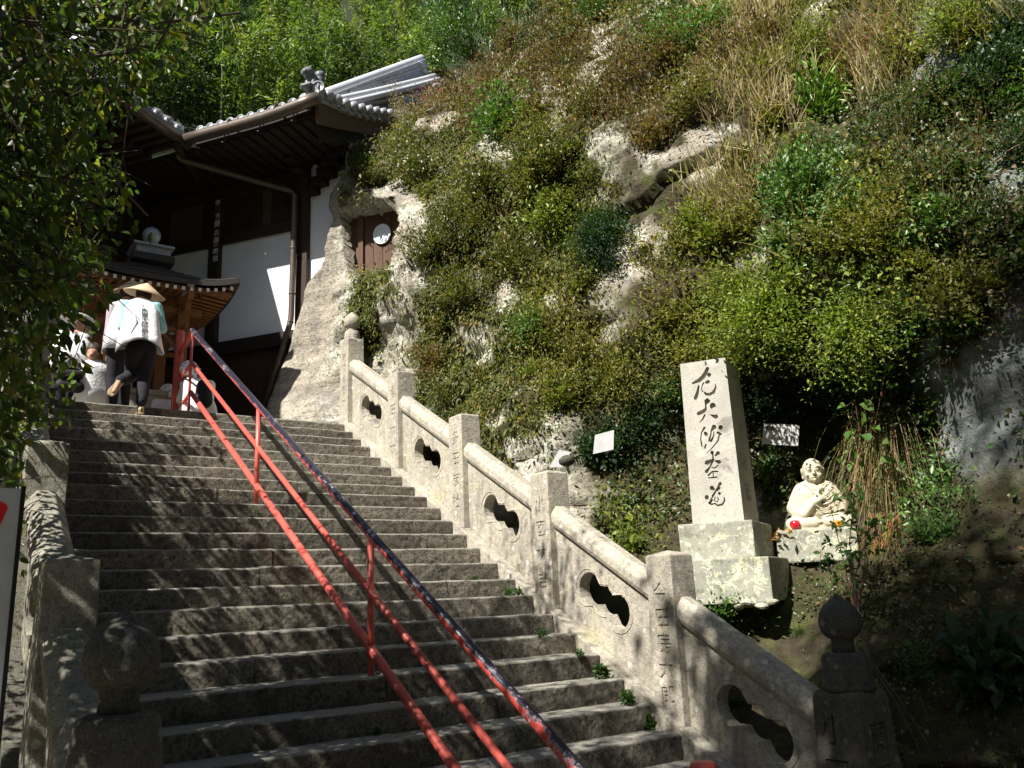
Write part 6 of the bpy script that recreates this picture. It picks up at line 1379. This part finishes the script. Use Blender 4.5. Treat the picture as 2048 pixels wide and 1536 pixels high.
# hanging grass on the right of the statue, plus other tufts
def grass(name, base, n, L, pal, label, lean=(0, 0, 1), w=.012, spread=.12, arch=.8, cat='grass', mat='dry', stuffk=False, hang=0):
    P, D = [], []; me_v, me_f, tc = [], [], []
    base = np.asarray(base, float); pt = np.array(PAL[pal] if isinstance(pal, str) else pal)
    for i in range(n):
        b = base + rng.normal(size=3) * spread * np.array([.4, 1, .8]); d = np.asarray(lean) + rng.normal(size=3) * .38; d /= np.linalg.norm(d); l = L * random.uniform(.5, 1.15); side = np.cross(d, rng.normal(size=3)); side /= np.linalg.norm(side); prev = b; o_ = len(me_v)
        for k in range(5):
            q = k / 4; p = b + d * l * q + np.array([0, 0, -arch * l * q * q]); ww = w * (1 - q * .9) * .5; me_v += [tuple(p + side * ww), tuple(p - side * ww)]
        me_f += [(o_ + 2 * k, o_ + 2 * k + 1, o_ + 2 * k + 3, o_ + 2 * k + 2) for k in range(4)]; tc += [pt[random.randrange(len(pt))] * random.uniform(.7, 1.2)] * 10
    me = bpy.data.meshes.new(name); me.from_pydata([tuple(np.array(q) - base) for q in me_v], [], me_f); ca = me.color_attributes.new('tint', 'FLOAT_COLOR', 'POINT'); ca.data.foreach_set('color', np.concatenate([np.clip(np.array(tc), 0, 1), np.ones((len(tc), 1))], 1).astype(np.float32).ravel()); me.materials.append(M[mat])
    o = bpy.data.objects.new(name, me); COL.objects.link(o); o.location = Vector(base); return tag(o, label, cat)
dg_ = PAL['dry'] + [(.20, .22, .06), (.15, .17, .05), (.28, .16, .08)]
hp1, n1_ = hit(1775, 850); grass('hanging_grass', hp1 + n1_ * .1, 420, .8, dg_, 'long straw and green grass hanging beside the statue', (-.4, -.2, .25), .010, .14, 1.2)
hp1, n1_ = hit(1790, 960); grass('hanging_grass', hp1 + n1_ * .1, 200, .6, dg_, 'lower bunch of hanging straw coloured grass right of the statue', (-.4, -.1, .1), .010, .12, 1.0)
hp1, n1_ = hit(1795, 1060); grass('dead_vines', hp1 + n1_ * .05, 60, .5, [(.36, .17, .07), (.28, .14, .07)], 'tangle of orange brown dead vines below the hanging grass', (-.3, 0, .1), .014, .1, .9)
for (u_0, v_0, n_0, L_0, lab) in ((1540, 170, 110, .8, 'tall pampas like straw grass arching at the upper middle'), (1480, 60, 110, .9, 'upright dry grass at the top edge of the slope'), (1570, 130, 80, .9, 'dry grass plumes beside the yellow leaved shrub'), (1740, 100, 110, 1.0, 'pale upright stalks at the upper right'), (1500, 400, 150, .5, 'dry grass hanging over the tan soil below the dry plumes'), (1370, 640, 60, .7, 'thin pale stalks left of the pillar top'), (1830, 60, 120, .9, 'dry stalks left of the bare rock at upper right'), (2000, 60, 100, .8, 'dry stalks at the top right corner')):
    hp1, n1_ = hit(u_0, v_0); grass('dry_grass_tuft', hp1 + n1_ * .08, n_0, L_0, 'dry', lab, (-.35, -.1, .9), .010, .20, .35)
for u_0, v_0, n_0, L_0, lab in ((1300, 250, 26, .5, 'bare brown twigs above the bare pale rock'), (1500, 470, 22, .5, 'pale bare stalks right of the tan outcrop'), (1600, 480, 24, .6, 'bare stalks just below the glossy mid slope shrub'), (1420, 590, 26, .7, 'tall pale stalks left above the carved pillar'), (1330, 620, 22, .6, 'thin stalks over the shrub left of the pillar'), (1790, 330, 30, .6, 'dead twigs in the dark hollow high on the right'), (1850, 450, 26, .6, 'brown twigs below the upper right hollow'), (1700, 690, 24, .5, 'bare twigs hanging over the notice board'), (1890, 650, 24, .6, 'brown stems on the dark rock edge at right'), (1000, 440, 20, .35, 'brown stalks left of the dark round shrub'), (1120, 220, 28, .45, 'russet twigs on the crest shrub'), (980, 190, 24, .45, 'fine brown twigs right of the roof ridge'), (1800, 180, 30, .8, 'pale stalks left of the upper right rock patch'), (1660, 330, 20, .5, 'stalks under the bright lance leaved plant'), (1230, 640, 22, .5, 'thin stalks under the tan outcrop'), (1950, 330, 26, .7, 'brown stems at the right edge below the dark shrub')):
    hp1, n1_ = hit(u_0, v_0); grass('bare_stalks', hp1 + n1_ * .05, n_0, L_0 * 1.3, [(.20, .13, .07), (.28, .21, .12), (.14, .09, .05)], lab, (-.5, -.25, .8), .009, .14, .25)
hp1, n1_ = hit(1600, 1270); grass('grass_tuft', hp1, 90, .16, [(.10, .15, .04), (.07, .11, .03)], 'small green grass tuft on the soil below the statue', (-.2, 0, 1), .006, .03, .4)
hp1, n1_ = hit(1510, 1230); grass('dead_stalks', hp1, 26, .45, [(.25, .15, .08), (.18, .11, .06)], 'dead brown stalks leaning at the corner of the pillar plinth', (.1, .0, 1), .010, .05, .2)
# fallen leaves between the plinth and the statue block
n = 500; c0 = sf(1536, 1068, -.20); Pn = c0 + rng.normal(size=(n, 1)) * BW * .14 + rng.normal(size=(n, 1)) * BN * .14; Pn[:, 2] = c0[2] - .03 - .26 * np.clip(((Pn - c0) @ BW) / .3 + .3, 0, 1) + .03 * rng.random(n)
o = leafmesh('fallen_leaves', Pn, unit(n) * np.array([1, 1, .3]), unit(n) * .5 + UZ, .07, .5, tints('litter', n), M['dry'], None); tag(o, 'dry brown fallen leaves between the pillar plinth and the statue', 'leaves', kind='stuff')
heap = MB().sphere(sf(1562, 1095, -.40) - UZ * .12, .26, 16, 10, (.9, .9, .75)).build('soil_heap', M['soil'], None, True); tag(heap, kind='structure')
n = 500; idx = rng.choice(len(u), 500); lit = (v > 1100) & (u > 1400); Pn = P0[lit][:170] + N0[lit][:170] * .02
if len(Pn): n = len(Pn); o = leafmesh('scattered_leaves', Pn, unit(n), N0[lit][:170] + unit(n) * .4, .042, .55, tints('litter', n) * .55, M['dry'], None); tag(o, 'scattered dead leaves on the shaded soil of the lower slope', 'leaves', kind='stuff')
# weeds in the joints of the stairs
for i, (a, b, k, s_, lab) in enumerate(((1035, 1190, 15, .05, 'tiny weed in a step corner beside the fourth post'), (1068, 1186, 15, .045, 'tiny weed at the foot of the plinth above the fourth post'), (1200, 1352, 18, .085, 'leafy weed on a step end below the middle of the balustrade'), (1085, 1268, 17, .05, 'flat weed on a step end near the plinth'), (1255, 1402, 19, .075, 'rosette weed on the step end left of the fifth post'), (1318, 1448, 20, .085, 'dark leafy weed on a low step beside the last plinth'), (700, 1403, 19, .04, 'small clover weed in the joint below the rail foot'), (752, 1466, 20, .035, 'tiny clover weed on a lower tread'), (1160, 1306, 17, .04, 'thin weed by the plinth halfway down'), (966, 1148, 14, .035, 'speck of moss weed in a step corner higher up'))):
    c = at(a, b + 6, y=SY[k] - .0); k2 = min(range(24), key=lambda q: abs(SZ[q] - c[2])); c = np.array([c[0], SY[k2] + .16, SZ[k2] + .004]); c = at(a, b + 6, z=SZ[k2]) if b > 1240 else c
    c = np.array([min(c[0], 4.86), c[1], c[2]])
    bush('weed', c, c + UZ * s_ * .6, (s_ * .8, s_ * .8, s_ * .65), 14, 6, s_ * .7, [(.05, .10, .025), (.035, .07, .02)], lab, 'weed', None, .45, up=.1, nstem=5, stemr=.001, oval=True)
# ------------------------------------------------------------------ bamboo and trees far behind
def fpt(u, v, dd=0):
    d = ray(u, v); best = None
    for t in np.linspace(10, 110, 600):
        p = CAM + d / F * t
        if p[1] > 20 and p[2] < 3 + (p[1] - 20) * 1.25 + dd: return p
    return CAM + d / F * 40
def feather(kind, seed):
    r2 = np.random.default_rng(seed); LP, LD = [], []; mb = MB()
    H = 7.0 if kind == 'bamboo' else 6.0
    if kind == 'bamboo':
        for c in range(9):
            a = r2.uniform(0, 6.28); b0 = np.array([math.cos(a), math.sin(a), 0]) * r2.uniform(0, .8); d = np.array([math.cos(a), math.sin(a), 0]) * r2.uniform(.5, 1.6); h = H * r2.uniform(.75, 1.1)
            pts = [b0 + d * q ** 2.2 + np.array([0, 0, h * (q - .10 * q ** 3)]) for q in np.linspace(0, 1, 8)]; mb.tube(pts, list(np.linspace(.05, .012, 8)), 5, False)
            for s in range(46):
                q = r2.uniform(.22, 1.0); p = b0 + d * q ** 2.2 + np.array([0, 0, h * (q - .10 * q ** 3)]); br = r2.normal(size=3) * np.array([1, 1, .35]); br = br / np.linalg.norm(br) * r2.uniform(.3, .9) * (1.25 - q * .7); n_l = 11
                tt = r2.random((n_l, 1)); LP.append(p + br * tt + np.array([0, 0, -.18]) * tt ** 2 + r2.normal(size=(n_l, 3)) * .09); LD.append(br * .6 / np.linalg.norm(br) + r2.normal(size=(n_l, 3)) * .5 + np.array([0, 0, -.35]))
    else:
        mb.tube([(0, 0, 0), (.1, 0, 3), (0, .1, 5)], [.16, .1, .04], 7, False)
        for s in range(90):
            d = r2.normal(size=3); d /= np.linalg.norm(d); c = np.array([0, 0, 3.6]) + d * np.array([1.9, 1.9, 2.2]) * r2.uniform(.5, 1); n_l = 46; LP.append(c + r2.normal(size=(n_l, 3)) * .34); LD.append(r2.normal(size=(n_l, 3)) + np.array([0, 0, .2]))
    return np.concatenate(LP), np.concatenate(LD), mb
protos = []
for kind, pal, sd_, lf, asp in (('bamboo', 'bamboo', 1, .26, .26), ('bamboo', [(.08, .14, .022), (.12, .18, .03), (.06, .10, .018)], 2, .26, .26), ('bamboo', [(.17, .21, .045), (.13, .18, .03), (.20, .21, .06)], 3, .26, .26), ('tree', [(.025, .055, .018), (.04, .075, .025), (.06, .10, .03)], 4, .20, .55), ('tree', [(.04, .08, .02), (.06, .10, .02), (.09, .11, .03)], 5, .19, .55)):
    LPn, LDn, mb = feather(kind, sd_); n = len(LPn)
    protos.append((kind, LPn, LDn, mb, pal, lf, asp)); 
FT = [(400, 60, 3), (330, 150, 0), (250, 120, 1), (460, 130, 3), (500, 215, 2), (560, 240, 0), (420, 230, 3), (620, 225, 1), (600, 90, 0), (690, 130, 2), (740, 80, 0), (560, 40, 1), (660, 30, 2), (780, 140, 0), (820, 60, 2), (870, 120, 1), (480, 50, 1), (360, 30, 0), (300, 60, 4), (720, 200, 4), (800, 190, 0), (210, 40, 1), (140, 80, 0), (900, 30, 3), (980, 40, 0), (1050, 20, 4), (500, -30, 3), (620, -40, 0), (760, -30, 4), (880, -50, 1), (400, -40, 1), (270, -30, 3), (1000, -60, 2), (1120, -40, 0), (1250, -60, 4), (1400, -60, 0), (60, 20, 4), (150, -40, 0), (40, -60, 1), (1040, -5, 0), (1090, -20, 2), (985, -25, 4), (540, 150, 1), (650, 175, 0), (340, 240, 4), (270, 210, 4), (450, 270, 0), (760, 10, 1)]
made = {}; USED = {}
LBL = ['feathery bamboo clump', 'deep green bamboo clump', 'yellowish bamboo clump', 'dark broadleaf tree', 'mid green broadleaf tree']
for i, (a, b, k) in enumerate(FT):
    p = fpt(a, b + 60); kind = protos[k][0]
    if k not in made:
        root = thing('bamboo' if kind == 'bamboo' else 'forest_tree', p, None, 'bamboo' if kind == 'bamboo' else 'tree', 'trees and bamboo on the slope behind the temple')
        _, LPn, LDn, mb, pal, lf, asp = protos[k]; n = len(LPn)
        leafmesh('foliage', LPn + p, LDn, unit(n) + UZ * .8, lf * (.6 + .8 * rng.random(n)), asp, tints(pal, n, .3), M['leaf'], root)
        mb.v = [tuple(np.array(q) + p) for q in mb.v]; mb.build('stems' if kind == 'bamboo' else 'trunk', M['culm'] if kind == 'bamboo' else M['bark'], root)
        made[k] = root
    else:
        root = copy_tree(made[k]); root.location = Vector(p)
    root.rotation_euler = (0, 0, random.uniform(0, 6.28)); s_ = random.uniform(.85, 1.25); root.scale = (s_,) * 3
    lm = [(200, 'left of the hall eave'), (340, 'over the left hall eave'), (450, 'over the valley of the two roofs'), (560, 'over the wing gutter'), (680, 'over the roof lion'), (800, 'over the tiled ridge'), (960, 'at the ridge end'), (1200, 'behind the glossy crest shrub'), (3000, 'beyond the slope top')]
    place = [q for x_, q in lm if a < x_][0]; row = ['at the top edge', 'high up', 'halfway up', 'low down', 'just above the tiles'][int(np.clip((b + 70) / 72, 0, 4))]
    lab = f'{LBL[k]} {row} {place}'; USED.setdefault(lab, 0); USED[lab] += 1
    if USED[lab] > 1: lab = f'smaller {LBL[k]} {row} {place}'; s_ = .7; root.scale = (s_,) * 3
    root['label'] = lab
print('script', time.time() - T0)
